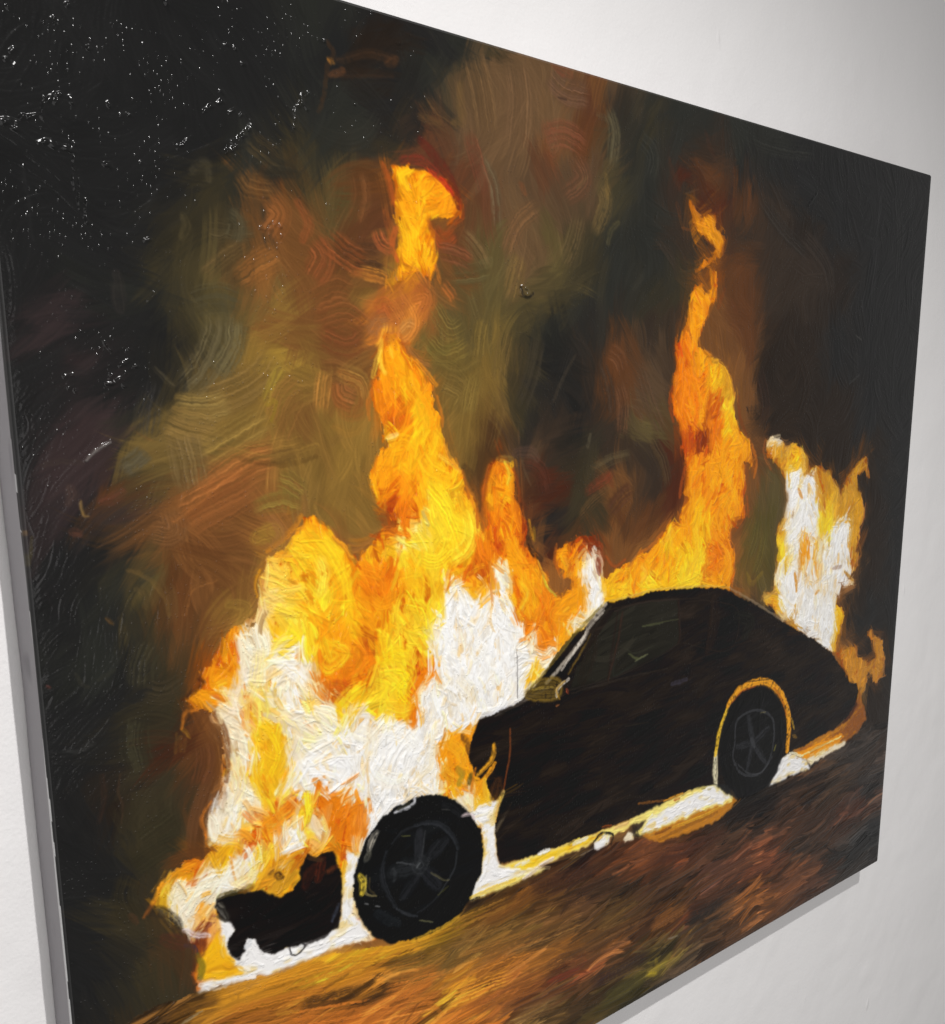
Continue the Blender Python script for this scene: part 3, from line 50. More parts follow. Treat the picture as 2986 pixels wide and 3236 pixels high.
fl=[(374,140,'3'),(394,138,'4'),(374,155,'4'),(393,153,'5'),(413,150,'5'),(433,148,'4'),(454,145,'3'),(393,168,'4'),(413,166,'4'),(433,163,'4'),(454,161,'4'),(392,183,'4'),(412,181,'5'),(433,179,'5'),(454,176,'3'),(392,199,'5'),(412,196,'5'),(432,194,'2'),(392,214,'5'),(412,212,'5'),(432,210,'4'),(391,229,'4'),(411,228,'5'),(432,226,'4'),(352,248,'0'),(371,246,'0'),(391,245,'4'),(411,243,'4'),(432,242,'4'),(370,294,'2'),(389,294,'2'),(369,310,'4'),(389,309,'2'),(349,327,'4'),(369,326,'4'),(389,325,'4'),(409,325,'2'),(349,342,'4'),(368,342,'4'),(388,342,'4'),(409,341,'4'),(430,341,'3'),(348,358,'3'),(368,358,'4'),(388,358,'5'),(408,358,'4'),(429,358,'3'),(367,374,'3'),(387,374,'4'),(408,374,'5'),(429,374,'4'),(367,390,'3'),(387,390,'3'),(407,391,'5'),(429,391,'5'),(366,406,'5'),(386,407,'4'),(407,407,'5'),(428,408,'5'),(366,423,'4'),(386,424,'4'),(407,424,'5'),(428,425,'5'),(345,438,'4'),(365,439,'4'),(385,440,'5'),(406,441,'4'),(428,442,'5'),(449,443,'4'),(519,446,'3'),(543,447,'6'),(345,455,'4'),(365,456,'4'),(385,457,'4'),(406,458,'5'),(427,459,'5'),(449,460,'5'),(519,464,'4'),(543,465,'4'),(344,471,'4'),(364,472,'3'),(385,474,'3'),(405,475,'4'),(427,476,'6'),(449,478,'6'),(471,479,'4'),(495,481,'3'),(518,482,'5'),(543,484,'4'),(364,489,'2'),(384,491,'3'),(405,492,'4'),(427,494,'6'),(449,496,'6'),(471,497,'5'),(495,499,'3'),(518,501,'3'),(543,503,'3'),(568,504,'3'),(286,499,'4'),(363,506,'3'),(384,508,'3'),(405,510,'7'),(426,511,'6'),(448,513,'6'),(471,515,'6'),(494,517,'4'),(518,519,'4'),(543,521,'4'),(568,523,'2'),(285,516,'5'),(304,517,'4'),(343,521,'4'),(363,523,'5'),(383,525,'7'),(404,527,'6'),(426,529,'6'),(448,531,'6'),(471,533,'5'),(494,536,'3'),(518,538,'3'),(543,540,'4'),(621,548,'4'),(649,550,'2'),(678,553,'1'),(285,532,'6'),(303,534,'5'),(322,536,'3'),(342,538,'5'),(362,540,'5'),(383,542,'6'),(404,544,'6'),(426,547,'6'),(448,549,'5'),(471,551,'3'),(494,554,'3'),(518,557,'4'),(543,559,'4'),(568,562,'3'),(622,568,'4'),(649,570,'4'),(678,574,'8'),(708,577,'1'),(738,580,'4'),(284,548,'5'),(303,550,'6'),(322,552,'4'),(341,555,'3'),(362,557,'3'),(382,560,'4'),(403,562,'5'),(425,565,'6'),(447,567,'4'),(470,570,'3'),(494,573,'2'),(518,575,'8'),(543,578,'4'),(569,581,'4'),(622,588,'4'),(650,591,'4'),(679,594,'9'),(708,598,'5'),(739,601,'4'),(283,564,'6'),(302,567,'5'),(321,569,'4'),(341,572,'3'),(361,574,'3'),(382,577,'5'),(403,580,'5'),(425,582,'5'),(447,585,'8'),(470,588,'5'),(494,591,'5'),(518,594,'8'),(543,598,'4'),(569,601,'4'),(622,608,'4'),(650,611,'4'),(679,615,'9'),(709,619,'5'),(739,623,'6'),(283,581,'6'),(301,583,'5'),(321,586,'4'),(340,589,'4'),(361,592,'4'),(381,595,'6'),(403,597,'6'),(424,600,'6'),(447,604,'9'),(470,607,'9'),(494,610,'9'),(518,613,'9'),(543,617,'5'),(569,620,'4'),(595,624,'3'),(622,628,'4'),(651,632,'4'),(679,636,'8'),(282,597,'4'),(301,600,'5'),(320,603,'5'),(340,606,'4'),(360,609,'5'),(381,612,'6'),(402,615,'6'),(424,619,'8'),(447,622,'9'),(470,625,'9'),(493,629,'8'),(518,633,'9'),(543,636,'9'),(569,640,'3'),(595,644,'4'),(623,648,'4'),(651,652,'8'),(281,616,'4'),(300,619,'4'),(319,622,'4'),(339,625,'2'),(359,628,'5'),(380,631,'6'),(402,635,'6'),(424,638,'8'),(446,642,'9'),(469,646,'9'),(493,650,'9'),(518,654,'9'),(543,658,'9'),(569,662,'8'),(596,666,'3'),(623,671,'4'),(651,675,'5'),(280,632,'5'),(299,635,'4'),(319,639,'4'),(339,642,'3'),(359,646,'6'),(380,649,'6'),(401,653,'6'),(423,657,'4'),(446,661,'9'),(469,665,'9'),(493,669,'9'),(518,673,'9'),(543,677,'9'),(569,682,'8'),(596,686,'8'),(280,649,'4'),(299,653,'3'),(318,656,'4'),(338,660,'6'),(358,663,'6'),(379,667,'6'),(401,671,'3'),(423,675,'3'),(446,679,'9'),(469,684,'9'),(493,688,'9'),(518,693,'9'),(543,697,'9'),(569,702,'5'),(279,666,'3'),(298,670,'2'),(317,673,'5'),(337,677,'6'),(358,681,'6'),(379,685,'6'),(400,690,'3'),(423,694,'8'),(445,698,'8'),(469,703,'9'),(493,708,'9'),(518,712,'9'),(543,717,'9'),(569,722,'8'),(278,683,'8'),(297,687,'5'),(317,691,'5'),(337,695,'6'),(357,699,'6'),(378,704,'5'),(400,708,'4'),(422,713,'9'),(445,717,'0'),(469,722,'8'),(493,727,'9'),(517,732,'9'),(277,700,'8'),(296,704,'6'),(316,709,'8'),(336,713,'4'),(357,717,'7'),(378,722,'4'),(400,727,'3'),(422,731,'8'),(445,736,'8'),(468,742,'9'),(277,717,'8'),(296,722,'8'),(315,726,'9'),(336,731,'8'),(356,736,'9'),(377,740,'9'),(399,745,'8'),(421,750,'9'),(444,756,'4'),(468,761,'4'),(276,735,'9'),(295,739,'9'),(315,744,'8'),(335,749,'9'),(356,754,'9'),(377,759,'9'),(399,764,'9'),(421,769,'8'),(444,775,'3'),(468,781,'4'),(275,752,'8'),(294,757,'9'),(314,762,'9'),(334,767,'9'),(355,772,'0'),(376,778,'9'),(398,783,'9'),(421,789,'8'),(444,794,'4'),(468,800,'0'),(274,770,'3'),(294,775,'9'),(313,780,'9'),(334,785,'9'),(355,791,'9'),(376,796,'9'),(398,802,'9'),(420,808,'8'),(444,814,'5'),(467,820,'4'),(492,827,'4'),(274,787,'3'),(293,793,'3'),(313,798,'8'),(333,804,'9'),(354,809,'9'),(375,815,'9'),(467,840,'8'),(492,847,'5'),(273,805,'8'),(292,810,'4'),(312,816,'4'),(332,822,'9'),(353,828,'9'),(272,823,'8'),(291,829,'4'),(311,834,'3'),(332,841,'9'),(271,841,'4'),(291,847,'4'),(311,853,'5'),(331,859,'9'),(290,865,'5'),(310,871,'9'),(175,598,'4'),(192,601,'8'),(208,604,'8'),(226,607,'5'),(243,609,'6'),(261,612,'5'),(158,611,'3'),(174,614,'4'),(191,617,'8'),(208,620,'8'),(225,623,'7'),(242,626,'9'),(260,629,'6'),(157,627,'4'),(173,630,'4'),(190,633,'9'),(207,636,'8'),(224,639,'8'),(241,642,'9'),(259,645,'8'),(141,639,'4'),(156,642,'4'),(172,645,'5'),(189,649,'9'),(206,652,'5'),(223,655,'8'),(241,659,'8'),(259,662,'8'),(124,651,'4'),(140,655,'4'),(155,658,'4'),(172,661,'8'),(188,665,'4'),(205,668,'6'),(222,672,'8'),(240,675,'9'),(258,679,'5'),(171,677,'8'),(187,681,'3'),(204,684,'5'),(221,688,'7'),(239,692,'9'),(257,696,'8'),(170,693,'8'),(186,697,'8'),(203,701,'5'),(220,705,'6'),(238,709,'9'),(256,713,'7'),(169,709,'8'),(185,713,'8'),(202,717,'5'),(220,721,'6'),(237,725,'8'),(256,730,'8'),(168,725,'5'),(184,729,'9'),(201,734,'5'),(219,738,'5'),(236,742,'5'),(255,747,'8'),(167,741,'9'),(183,746,'8'),(200,750,'5'),(218,755,'6'),(236,759,'8'),(254,764,'8'),(166,758,'9'),(182,762,'8'),(199,767,'8'),(217,772,'5'),(235,777,'3'),(253,782,'6'),(148,769,'9'),(165,774,'8'),(181,779,'8'),(198,784,'4'),(216,789,'3'),(234,794,'8'),(252,799,'5'),(147,786,'8'),(164,790,'9'),(180,795,'5'),(197,801,'4'),(215,806,'4'),(233,811,'8'),(251,817,'9'),(146,802,'5'),(163,807,'4'),(179,812,'8'),(197,818,'5'),(214,823,'3'),(232,829,'9'),(251,834,'4'),(113,808,'3'),(129,813,'3'),(145,818,'4'),(162,824,'5'),(178,829,'9'),(196,835,'5'),(213,840,'4'),(231,846,'4'),(112,824,'5'),(128,830,'4'),(144,835,'8'),(161,840,'9'),(177,846,'8'),(195,852,'5'),(212,858,'0'),(230,864,'5'),(96,835,'5'),(111,841,'8'),(127,846,'8'),(143,852,'8'),(80,846,'5'),(95,851,'6'),(110,857,'8'),(126,862,'9'),(142,868,'8'),(109,873,'8'),(125,879,'9'),(141,885,'4'),(157,891,'9'),(124,896,'1'),(140,902,'3'),(156,908,'9'),(846,273,'4'),(879,271,'4'),(847,293,'3'),(880,292,'4'),(848,314,'3'),(881,313,'4'),(916,312,'0'),(849,334,'3'),(883,334,'4'),(917,333,'5'),(953,332,'0'),(850,355,'3'),(884,355,'3'),(919,354,'5'),(955,354,'0'),(992,354,'0'),(851,376,'3'),(885,376,'4'),(920,376,'2'),(957,376,'6'),(852,397,'3'),(886,397,'4'),(922,398,'3'),(958,398,'5'),(854,418,'2'),(888,419,'2'),(923,420,'3'),(960,420,'5'),(998,421,'4'),(1077,423,'9'),(855,439,'2'),(889,440,'3'),(925,442,'4'),(961,443,'4'),(999,444,'4'),(1039,445,'0'),(1079,447,'0'),(856,461,'4'),(890,462,'4'),(926,464,'4'),(963,465,'4'),(1082,471,'0'),(1124,473,'5'),(1168,474,'0'),(1214,476,'0'),(1310,481,'0'),(1361,483,'0'),(857,482,'4'),(892,484,'3'),(927,486,'4'),(965,488,'4'),(1003,490,'4'),(1126,497,'9'),(1171,499,'9'),(1216,502,'0'),(1314,507,'0'),(858,504,'4'),(893,506,'4'),(929,509,'3'),(966,511,'4'),(1005,514,'3'),(1129,522,'9'),(1173,525,'9'),(1219,527,'0'),(1317,534,'0'),(1369,537,'0'),(859,526,'4'),(894,529,'5'),(930,532,'4'),(968,534,'4'),(1131,547,'9'),(1176,550,'9'),(1222,553,'6'),(1270,557,'0'),(1321,561,'0'),(826,545,'5'),(860,548,'4'),(896,551,'5'),(932,554,'4'),(1090,568,'0'),(1134,572,'8'),(1179,575,'9'),(1225,579,'6'),(1274,584,'9'),(1324,588,'0'),(794,564,'4'),(828,567,'5'),(862,571,'5'),(897,574,'5'),(933,578,'3'),(971,581,'3'),(1093,593,'6'),(1136,597,'8'),(1181,601,'4'),(1228,606,'8'),(1277,610,'9'),(1328,615,'0'),(763,583,'4'),(795,586,'4'),(829,590,'4'),(863,593,'5'),(898,597,'6'),(935,601,'3'),(973,605,'4'),(1095,618,'5'),(1139,622,'8'),(1184,627,'4'),(1231,632,'8'),(1280,637,'9'),(1331,643,'0'),(764,604,'4'),(796,608,'6'),(830,612,'5'),(864,616,'6'),(900,620,'6'),(937,624,'4'),(975,629,'4'),(1097,643,'8'),(1141,648,'9'),(1187,654,'4'),(1234,659,'8'),(1284,665,'9'),(1100,668,'5'),(1144,674,'9'),(1190,680,'9'),(1237,686,'4'),(1287,692,'9'),(1146,700,'9'),(1193,707,'9'),(1241,713,'9'),(1290,720,'5'),(1149,727,'0'),(1195,734,'9'),(1244,741,'9'),(1294,748,'5'),(1247,771,'9'),(1298,779,'5')],
flames=[[(80.7,844.5),(91.7,830.6),(108.0,816.5),(122.4,808.6),(138.2,810.0),(147.3,807.4),(139.4,790.5),(140.5,774.6),(152.1,760.0),(162.0,744.8),(167.1,721.1),(164.9,699.3),(159.1,677.0),(154.4,667.3),(139.1,662.3),(124.5,652.5),(137.1,641.5),(150.0,628.8),(159.6,613.5),(167.7,596.2),(173.6,587.4),(188.0,584.4),(202.7,581.5),(208.8,570.3),(206.2,551.2),(208.9,536.2),(220.8,520.6),(243.9,509.2),(259.8,498.6),(266.2,485.4),(277.7,482.8),(288.9,499.4),(306.4,520.4),(318.4,532.4),(323.5,536.6),(344.5,516.8),(360.2,503.6),(380.2,501.5),(369.3,493.3),(354.2,484.9),(345.9,475.2),(339.9,462.3),(342.7,442.9),(349.4,432.5),(362.7,420.6),(355.5,411.5),(359.0,401.0),(351.1,383.4),(347.6,362.5),(354.5,343.5),(359.4,321.1),(364.1,309.0),(375.1,296.6),(385.6,304.8),(387.6,313.4),(400.4,328.7),(418.1,342.5),(429.3,353.2),(429.0,367.7),(431.1,384.1),(435.4,400.7),(439.8,417.5),(449.0,438.4),(463.4,452.4),(468.1,469.9),(485.4,490.4),(489.1,508.4),(492.8,524.6),(499.3,515.2),(497.0,481.4),(501.0,462.0),(506.2,444.7),(519.2,431.5),(543.0,440.3),(540.3,458.1),(543.0,474.3),(551.1,489.0),(564.9,512.5),(562.2,532.9),(576.3,550.9),(587.8,566.9),(596.6,585.0),(599.7,600.4),(617.5,611.4),(626.4,610.4),(644.5,599.4),(620.1,583.4),(613.9,565.4),(613.7,548.2),(634.5,543.8),(649.4,535.4),(680.5,541.4),(700.0,558.8),(694.1,580.6),(707.4,595.7),(726.9,588.8),(756.1,575.8),(747.4,579.5),(767.7,574.7),(788.3,569.7),(808.9,555.3),(833.2,533.7),(847.9,534.9),(858.3,521.4),(868.9,510.2),(853.4,499.7),(859.3,471.7),(858.6,457.6),(850.1,436.3),(841.3,406.2),(829.1,378.8),(829.8,356.3),(825.1,334.1),(827.3,307.5),(838.8,289.4),(852.3,275.6),(855.2,262.2),(853.4,262.3),(855.8,240.7),(865.6,222.5),(881.8,219.2),(886.2,232.2),(900.2,217.9),(899.2,202.4),(915.9,198.9),(916.1,230.3),(898.4,249.3),(891.7,260.4),(889.8,260.5),(885.5,280.9),(875.6,301.5),(898.2,305.4),(929.6,318.4),(954.5,336.7),(968.2,360.3),(968.3,389.2),(980.0,408.7),(1002.3,428.9),(1012.3,449.1),(1020.8,474.6),(1005.2,466.3),(992.4,463.3),(998.6,488.6),(996.3,513.6),(1004.8,542.2),(989.8,538.5),(974.1,552.5),(965.2,571.9),(972.2,582.8),(984.2,604.5),(981.5,624.8),(972.4,644.5),(983.7,743.0),(825.8,766.6),(557.3,804.3),(517.2,930.2),(394.2,978.4),(322.2,973.0),(173.6,954.2),(123.4,950.7),(120.0,920.9),(124.7,904.0),(109.9,887.2),(102.3,871.5),(89.9,854.3)],[(369.3,141.8),(381.9,136.8),(400.8,138.2),(418.1,138.3),(435.7,144.3),(449.2,145.8),(458.2,156.6),(467.3,167.5),(463.6,181.8),(453.1,186.4),(439.5,179.3),(426.0,184.2),(425.6,202.9),(432.1,214.2),(434.0,233.0),(426.9,247.4),(411.4,241.7),(398.2,242.7),(376.3,254.4),(361.7,252.1),(385.4,235.3),(388.0,218.3),(382.2,198.9),(382.7,180.7),(381.1,162.9),(377.3,152.0)],[(845.6,119.2),(856.4,124.3),(862.3,134.3),(876.7,134.8),(890.7,125.7),(901.8,126.6),(906.1,135.9),(918.1,147.8),(926.7,162.4),(921.9,176.2),(905.8,188.6),(884.1,197.0),(870.1,206.9),(866.8,211.5),(864.5,202.9),(879.9,188.6),(901.5,180.2),(910.1,168.4),(892.9,161.3),(874.2,154.4),(861.3,147.2),(855.2,135.0),(845.9,125.5)],[(1045.1,430.0),(1057.8,425.3),(1084.6,426.0),(1095.1,441.7),(1117.6,437.2),(1132.2,442.8),(1156.8,451.6),(1163.3,467.8),(1172.0,481.6),(1178.2,471.1),(1208.0,472.4),(1229.3,481.6),(1253.6,513.4),(1266.2,531.1),(1268.1,503.0),(1292.3,484.4),(1312.1,471.1),(1335.9,464.9),(1340.9,480.9),(1354.1,495.9),(1346.8,504.3),(1330.5,486.2),(1315.1,494.0),(1318.1,517.1),(1337.9,541.5),(1347.1,568.6),(1327.0,584.6),(1335.3,605.9),(1326.8,625.8),(1345.0,636.6),(1319.9,657.7),(1292.8,660.6),(1280.1,688.5),(1272.0,711.2),(1301.4,730.1),(1294.7,764.7),(1287.2,769.6),(1281.8,792.9),(1265.6,793.2),(1215.1,764.1),(1116.5,717.9),(1081.3,690.8),(1052.3,670.5),(1083.3,661.0),(1084.5,623.2),(1091.8,602.4),(1092.2,556.9),(1104.8,544.6),(1111.9,521.1),(1104.7,494.2),(1084.9,477.6),(1065.7,463.8),(1051.0,447.9)],[(1381.2,778.2),(1397.9,771.3),(1432.6,805.3),(1449.9,840.5),(1454.2,870.6),(1425.7,884.7),(1410.5,862.4),(1392.2,859.1),(1389.1,836.2),(1418.2,831.7),(1401.9,800.3)],[(1284.9,796.5),(1349.2,798.0),(1358.0,821.3),(1388.2,829.7),(1397.8,856.9),(1394.0,872.2),(1378.5,888.4),(1366.9,911.7),(1342.4,878.1),(1328.3,856.6),(1314.1,832.2)],[(1287.0,657.0),(1321.4,669.8),(1323.4,685.0),(1289.6,677.9)]],
haze=[([(359.6,252.3),(433.8,243.5),(437.9,267.7),(423.9,283.9),(405.7,295.3),(402.9,316.3),(382.7,330.9),(357.1,328.0),(345.3,308.0),(341.8,288.0),(344.4,273.2)],(178,100,44),0.8,9),([(372.1,254.7),(420.1,247.9),(410.7,269.3),(401.5,285.0),(388.0,299.5),(370.5,307.1),(362.6,287.0),(367.3,271.9)],(222,136,44),0.8,6),([(610.6,286.3),(657.4,322.6),(670.5,373.8),(660.1,457.7),(626.9,435.4),(606.1,385.7),(583.3,334.1)],(32,31,29),0.7,12),([(703.4,17.0),(735.8,7.4),(747.4,36.2),(796.5,129.2),(801.3,233.3),(756.1,267.2),(717.1,269.2),(695.5,160.5)],(42,42,38),0.6,14),([(1011.5,545.3),(1073.7,503.0),(1090.0,583.4),(1076.4,635.7),(1046.9,659.1),(993.7,647.1),(989.2,587.0)],(84,74,34),0.7,6),([(134.5,369.3),(200.0,381.9),(227.1,404.8),(162.6,434.5),(114.7,426.2),(117.6,387.1)],(124,98,50),0.6,12),([(162.6,434.5),(225.9,427.6),(213.6,453.2),(159.0,489.9),(116.6,509.8),(93.1,507.4),(111.5,470.4)],(138,88,46),0.6,10),([(171.6,296.6),(205.0,298.0),(206.8,325.6),(184.6,353.8),(142.7,366.3),(165.4,341.9)],(76,72,52),0.6,8),([(303.0,356.0),(323.2,352.5),(341.0,369.4),(333.8,397.0),(313.5,393.2),(302.0,379.5)],(126,78,39),0.6,6),([(297.2,399.7),(342.7,383.3),(341.2,425.2),(319.2,455.8),(297.4,440.8)],(142,108,48),0.6,8),([(410.1,295.1),(514.7,286.8),(519.5,373.4),(478.5,430.1),(449.3,425.3),(431.5,358.6),(418.3,333.6)],(112,90,44),0.6,10),([(504.0,384.8),(524.6,373.4),(514.0,427.4),(498.3,469.7),(492.8,516.7),(478.1,468.5),(468.5,441.1)],(64,48,30),0.65,6),([(545.7,444.4),(572.9,443.5),(592.8,475.2),(584.6,526.6),(567.7,523.0),(551.1,484.9)],(66,38,28),0.6,6)],
white=[[(423.9,629.3),(431.6,609.0),(446.5,599.1),(449.2,583.6),(439.4,578.4),(451.8,572.0),(461.7,579.2),(476.7,597.2),(497.3,601.9),(515.9,600.3),(505.4,576.3),(518.6,573.8),(529.3,593.7),(537.5,615.7),(548.5,638.5),(562.6,650.9),(571.2,665.2),(582.8,678.1),(565.6,701.4),(551.4,733.9),(490.9,743.0),(462.0,747.3),(433.9,753.6),(423.5,776.3),(422.8,809.8),(388.2,817.4),(359.5,826.0),(338.1,842.4),(329.5,827.6),(328.2,801.0),(296.2,774.6),(277.7,760.1),(264.9,766.4),(242.0,780.5),(232.7,766.6),(240.3,734.8),(261.1,721.0),(265.5,714.5),(267.2,715.6),(292.3,713.7),(309.8,702.2),(325.0,701.6),(338.0,710.2),(357.9,724.3),(371.9,719.4),(385.8,726.5),(395.0,736.6),(402.5,726.0),(405.3,706.3),(422.9,681.4),(428.2,660.1),(431.2,630.5)],[(1107.8,478.6),(1122.6,487.3),(1124.4,505.9),(1150.4,529.0),(1143.4,507.0),(1155.9,488.9),(1171.9,503.3),(1184.1,525.8),(1186.8,550.7),(1179.6,575.0),(1156.4,586.7),(1126.3,573.2),(1119.7,553.7),(1121.3,521.7),(1109.3,494.5)],[(1250.9,578.2),(1270.4,565.5),(1284.6,572.4),(1280.1,600.8),(1291.9,631.1),(1287.3,659.9),(1273.2,675.9),(1265.5,701.4),(1261.7,759.6),(1259.1,783.1),(1187.9,748.1),(1145.7,722.2),(1103.8,682.8),(1096.8,657.2),(1108.9,636.7),(1136.2,626.0),(1138.9,604.3),(1118.1,586.0),(1126.8,578.6),(1151.8,589.1),(1144.8,615.9),(1144.4,660.2),(1160.9,679.1),(1175.5,630.3),(1180.5,583.4),(1199.9,579.5),(1194.5,621.0),(1209.7,668.2),(1223.3,652.6),(1228.8,610.3)],[(672.0,584.9),(684.4,572.9),(688.0,591.2),(698.2,615.0),(689.0,632.0),(664.1,655.8),(658.0,665.7),(682.7,635.7),(682.1,610.7)]],
cream=[[(166.4,645.6),(181.6,631.2),(189.9,613.6),(194.1,603.9),(211.1,596.2),(223.6,608.7),(230.7,618.7),(253.3,633.4),(269.7,660.2),(281.1,681.0),(288.6,701.4),(267.0,719.3),(241.8,784.3),(253.2,802.8),(270.6,831.4),(272.5,837.9),(257.6,841.2),(231.1,838.7),(209.6,831.9),(193.1,815.4),(199.3,806.0),(171.8,792.2),(156.5,802.3),(144.0,800.2),(137.9,783.9),(140.6,770.4),(152.0,759.3),(161.7,747.6),(168.2,731.4),(166.0,707.7),(166.3,674.4),(163.4,663.3)],[(180.0,810.9),(196.4,823.5),(196.8,833.1),(189.4,845.9),(184.5,848.0),(167.5,848.0),(160.5,855.9),(148.4,858.2),(143.7,861.2),(141.6,880.0),(146.1,894.9),(159.4,919.8),(153.9,917.6),(133.3,895.7),(126.0,883.6),(111.1,881.7),(105.8,870.6),(97.1,848.4),(103.8,837.3),(111.3,829.0),(128.7,829.4),(152.1,828.0),(174.4,826.9),(179.4,821.9)]],
patch=[([(200.7,682.5),(212.1,681.3),(226.9,691.8),(235.4,715.7),(234.3,737.8),(223.3,761.1),(212.1,788.0),(201.3,773.7),(187.9,742.6),(192.9,720.3),(197.8,699.8)],'5',0.9,3),([(227.9,598.8),(242.6,611.8),(257.4,630.5),(270.5,641.9),(272.2,605.7)],'6',0.9,3),([(190.5,796.6),(214.2,784.8),(234.5,773.5),(241.9,786.9),(229.4,796.7),(216.7,812.0),(211.9,827.6),(193.1,818.0),(174.7,808.6),(179.1,797.0)],'4',0.85,3),([(150.0,628.8),(166.6,614.7),(181.3,607.0),(183.7,626.3),(172.0,641.5),(156.9,655.7),(139.5,657.3),(124.6,650.9),(137.1,641.5)],'4',0.85,3),([(268.7,780.1),(294.0,783.0),(304.2,797.6),(321.6,806.4),(327.9,816.3),(327.1,840.4),(310.8,857.8),(292.8,866.3),(280.5,850.3),(273.2,820.4),(265.8,798.7)],'3',0.85,3),([(280.5,750.4),(299.6,749.3),(303.7,756.2),(282.2,758.5),(272.1,750.2)],'9',0.9,2),([(252.1,783.3),(258.0,788.7),(259.2,806.5),(260.3,828.3),(252.0,827.7),(248.6,813.1),(238.7,808.2),(243.5,792.4)],'6',0.85,2),([(233.1,798.9),(249.1,801.7),(252.1,825.8),(237.2,838.7),(229.2,836.2),(234.0,820.3)],'9',0.85,3),([(428.8,760.8),(438.9,754.8),(461.9,751.6),(475.0,745.9),(486.9,746.4),(482.8,764.8),(474.7,780.1),(479.8,798.7),(471.6,816.2),(463.6,824.9),(437.9,813.8),(428.1,794.3)],'4',0.9,3),([(269.5,665.7),(281.8,664.3),(291.8,673.8),(284.7,693.1),(272.9,679.4)],'2',0.8,3),([(492.3,580.9),(510.6,585.2),(515.9,600.3),(487.0,598.5),(474.2,586.7)],'4',0.9,2),([(368.6,369.5),(381.7,367.7),(388.0,380.1),(385.3,397.9),(371.9,404.8),(361.3,397.5)],'2',0.75,5),([(354.4,477.6),(369.8,476.8),(387.4,487.3),(378.1,495.8),(360.7,487.1)],'2',0.6,4),([(467.1,553.9),(482.4,543.6),(492.5,556.6),(502.8,569.9),(477.0,571.0),(461.9,563.3)],'2',0.8,4),([(503.4,487.7),(524.2,497.2),(532.2,507.9),(524.2,517.3),(505.8,509.8)],'3',0.8,4),([(625.5,542.9),(649.5,536.5),(680.5,542.5),(700.0,558.8),(690.8,573.5),(674.5,551.9),(643.6,546.8),(622.6,549.1)],'1',0.75,4),([(326.2,549.7),(350.0,546.8),(362.9,557.6),(362.4,576.4),(342.5,577.5),(325.6,566.1)],'3',0.8,5),([(882.1,411.6),(904.7,409.7),(910.2,435.9),(891.4,442.4),(879.5,432.6)],'1',0.85,4),([(902.8,379.2),(925.8,376.9),(938.3,388.9),(919.4,398.1),(900.0,395.5)],'2',0.7,4),([(305.6,646.3),(331.5,643.3),(339.7,660.1),(317.8,661.8),(300.8,660.5)],'3',0.7,5),([(387.4,662.9),(425.6,663.7),(423.0,675.3),(410.7,683.1),(401.1,681.3),(391.8,673.6)],'3',0.75,3),([(332.5,678.0),(354.0,703.7),(337.9,712.1),(321.0,693.0)],'6',0.6,4),([(258.8,683.2),(287.2,689.1),(295.1,702.1),(282.5,703.2),(265.9,705.2),(256.0,699.3)],'8',0.8,4),([(186.9,665.4),(197.0,681.7),(194.5,691.9),(185.3,691.6),(180.8,674.7)],'3',0.55,4),([(124.4,854.4),(135.9,855.7),(138.0,878.7),(134.0,884.7),(126.1,882.7),(123.4,868.8)],'4',0.85,2),([(142.9,803.1),(150.8,805.6),(155.1,809.7),(155.9,825.6),(150.5,825.6),(141.7,821.0)],'0',0.9,3),([(155.4,805.2),(175.3,811.3),(176.6,821.0),(165.0,827.6),(154.1,825.0)],'5',0.85,3),([(200.3,839.9),(242.0,843.7),(238.8,868.1),(224.2,873.9),(210.1,875.9),(195.1,864.9),(185.8,858.0)],'0',0.85,4),([(214.1,877.3),(226.1,877.5),(238.6,871.0),(229.9,881.8),(221.7,883.8)],'4',0.9,2),([(1381.2,778.2),(1397.9,771.3),(1432.6,805.3),(1449.9,840.5),(1454.2,870.6),(1425.7,884.7),(1410.5,862.4),(1392.2,859.1),(1389.1,836.2),(1418.2,831.7),(1401.9,800.3)],'x',0.85,3),([(1284.9,796.5),(1349.2,798.0),(1358.0,821.3),(1388.2,829.7),(1397.8,856.9),(1394.0,872.2),(1378.5,888.4),(1366.9,911.7),(1342.4,878.1),(1328.3,856.6),(1314.1,832.2)],'x',0.85,3),([(211.9,805.6),(225.6,807.8),(222.8,824.1),(216.6,828.9),(211.1,820.5)],'3',0.8,3)],
road=[(-124.4,950.1),(-56.6,943.6),(32.6,957.2),(70.7,954.2),(105.5,950.6),(123.4,950.7),(162.0,955.3),(212.6,964.1),(286.4,971.0),(357.3,992.1),(437.3,993.4),(469.6,975.4),(554.5,976.6),(612.2,969.1),(686.7,967.8),(804.7,993.5),(966.6,1011.2),(1010.3,990.3),(1093.7,993.8),(1224.1,992.6),(1348.6,972.0),(1410.6,950.2),(1539.7,971.5),(1598.6,1347.9),(1240.5,1462.1),(792.0,1883.3),(-175.5,1436.5)],
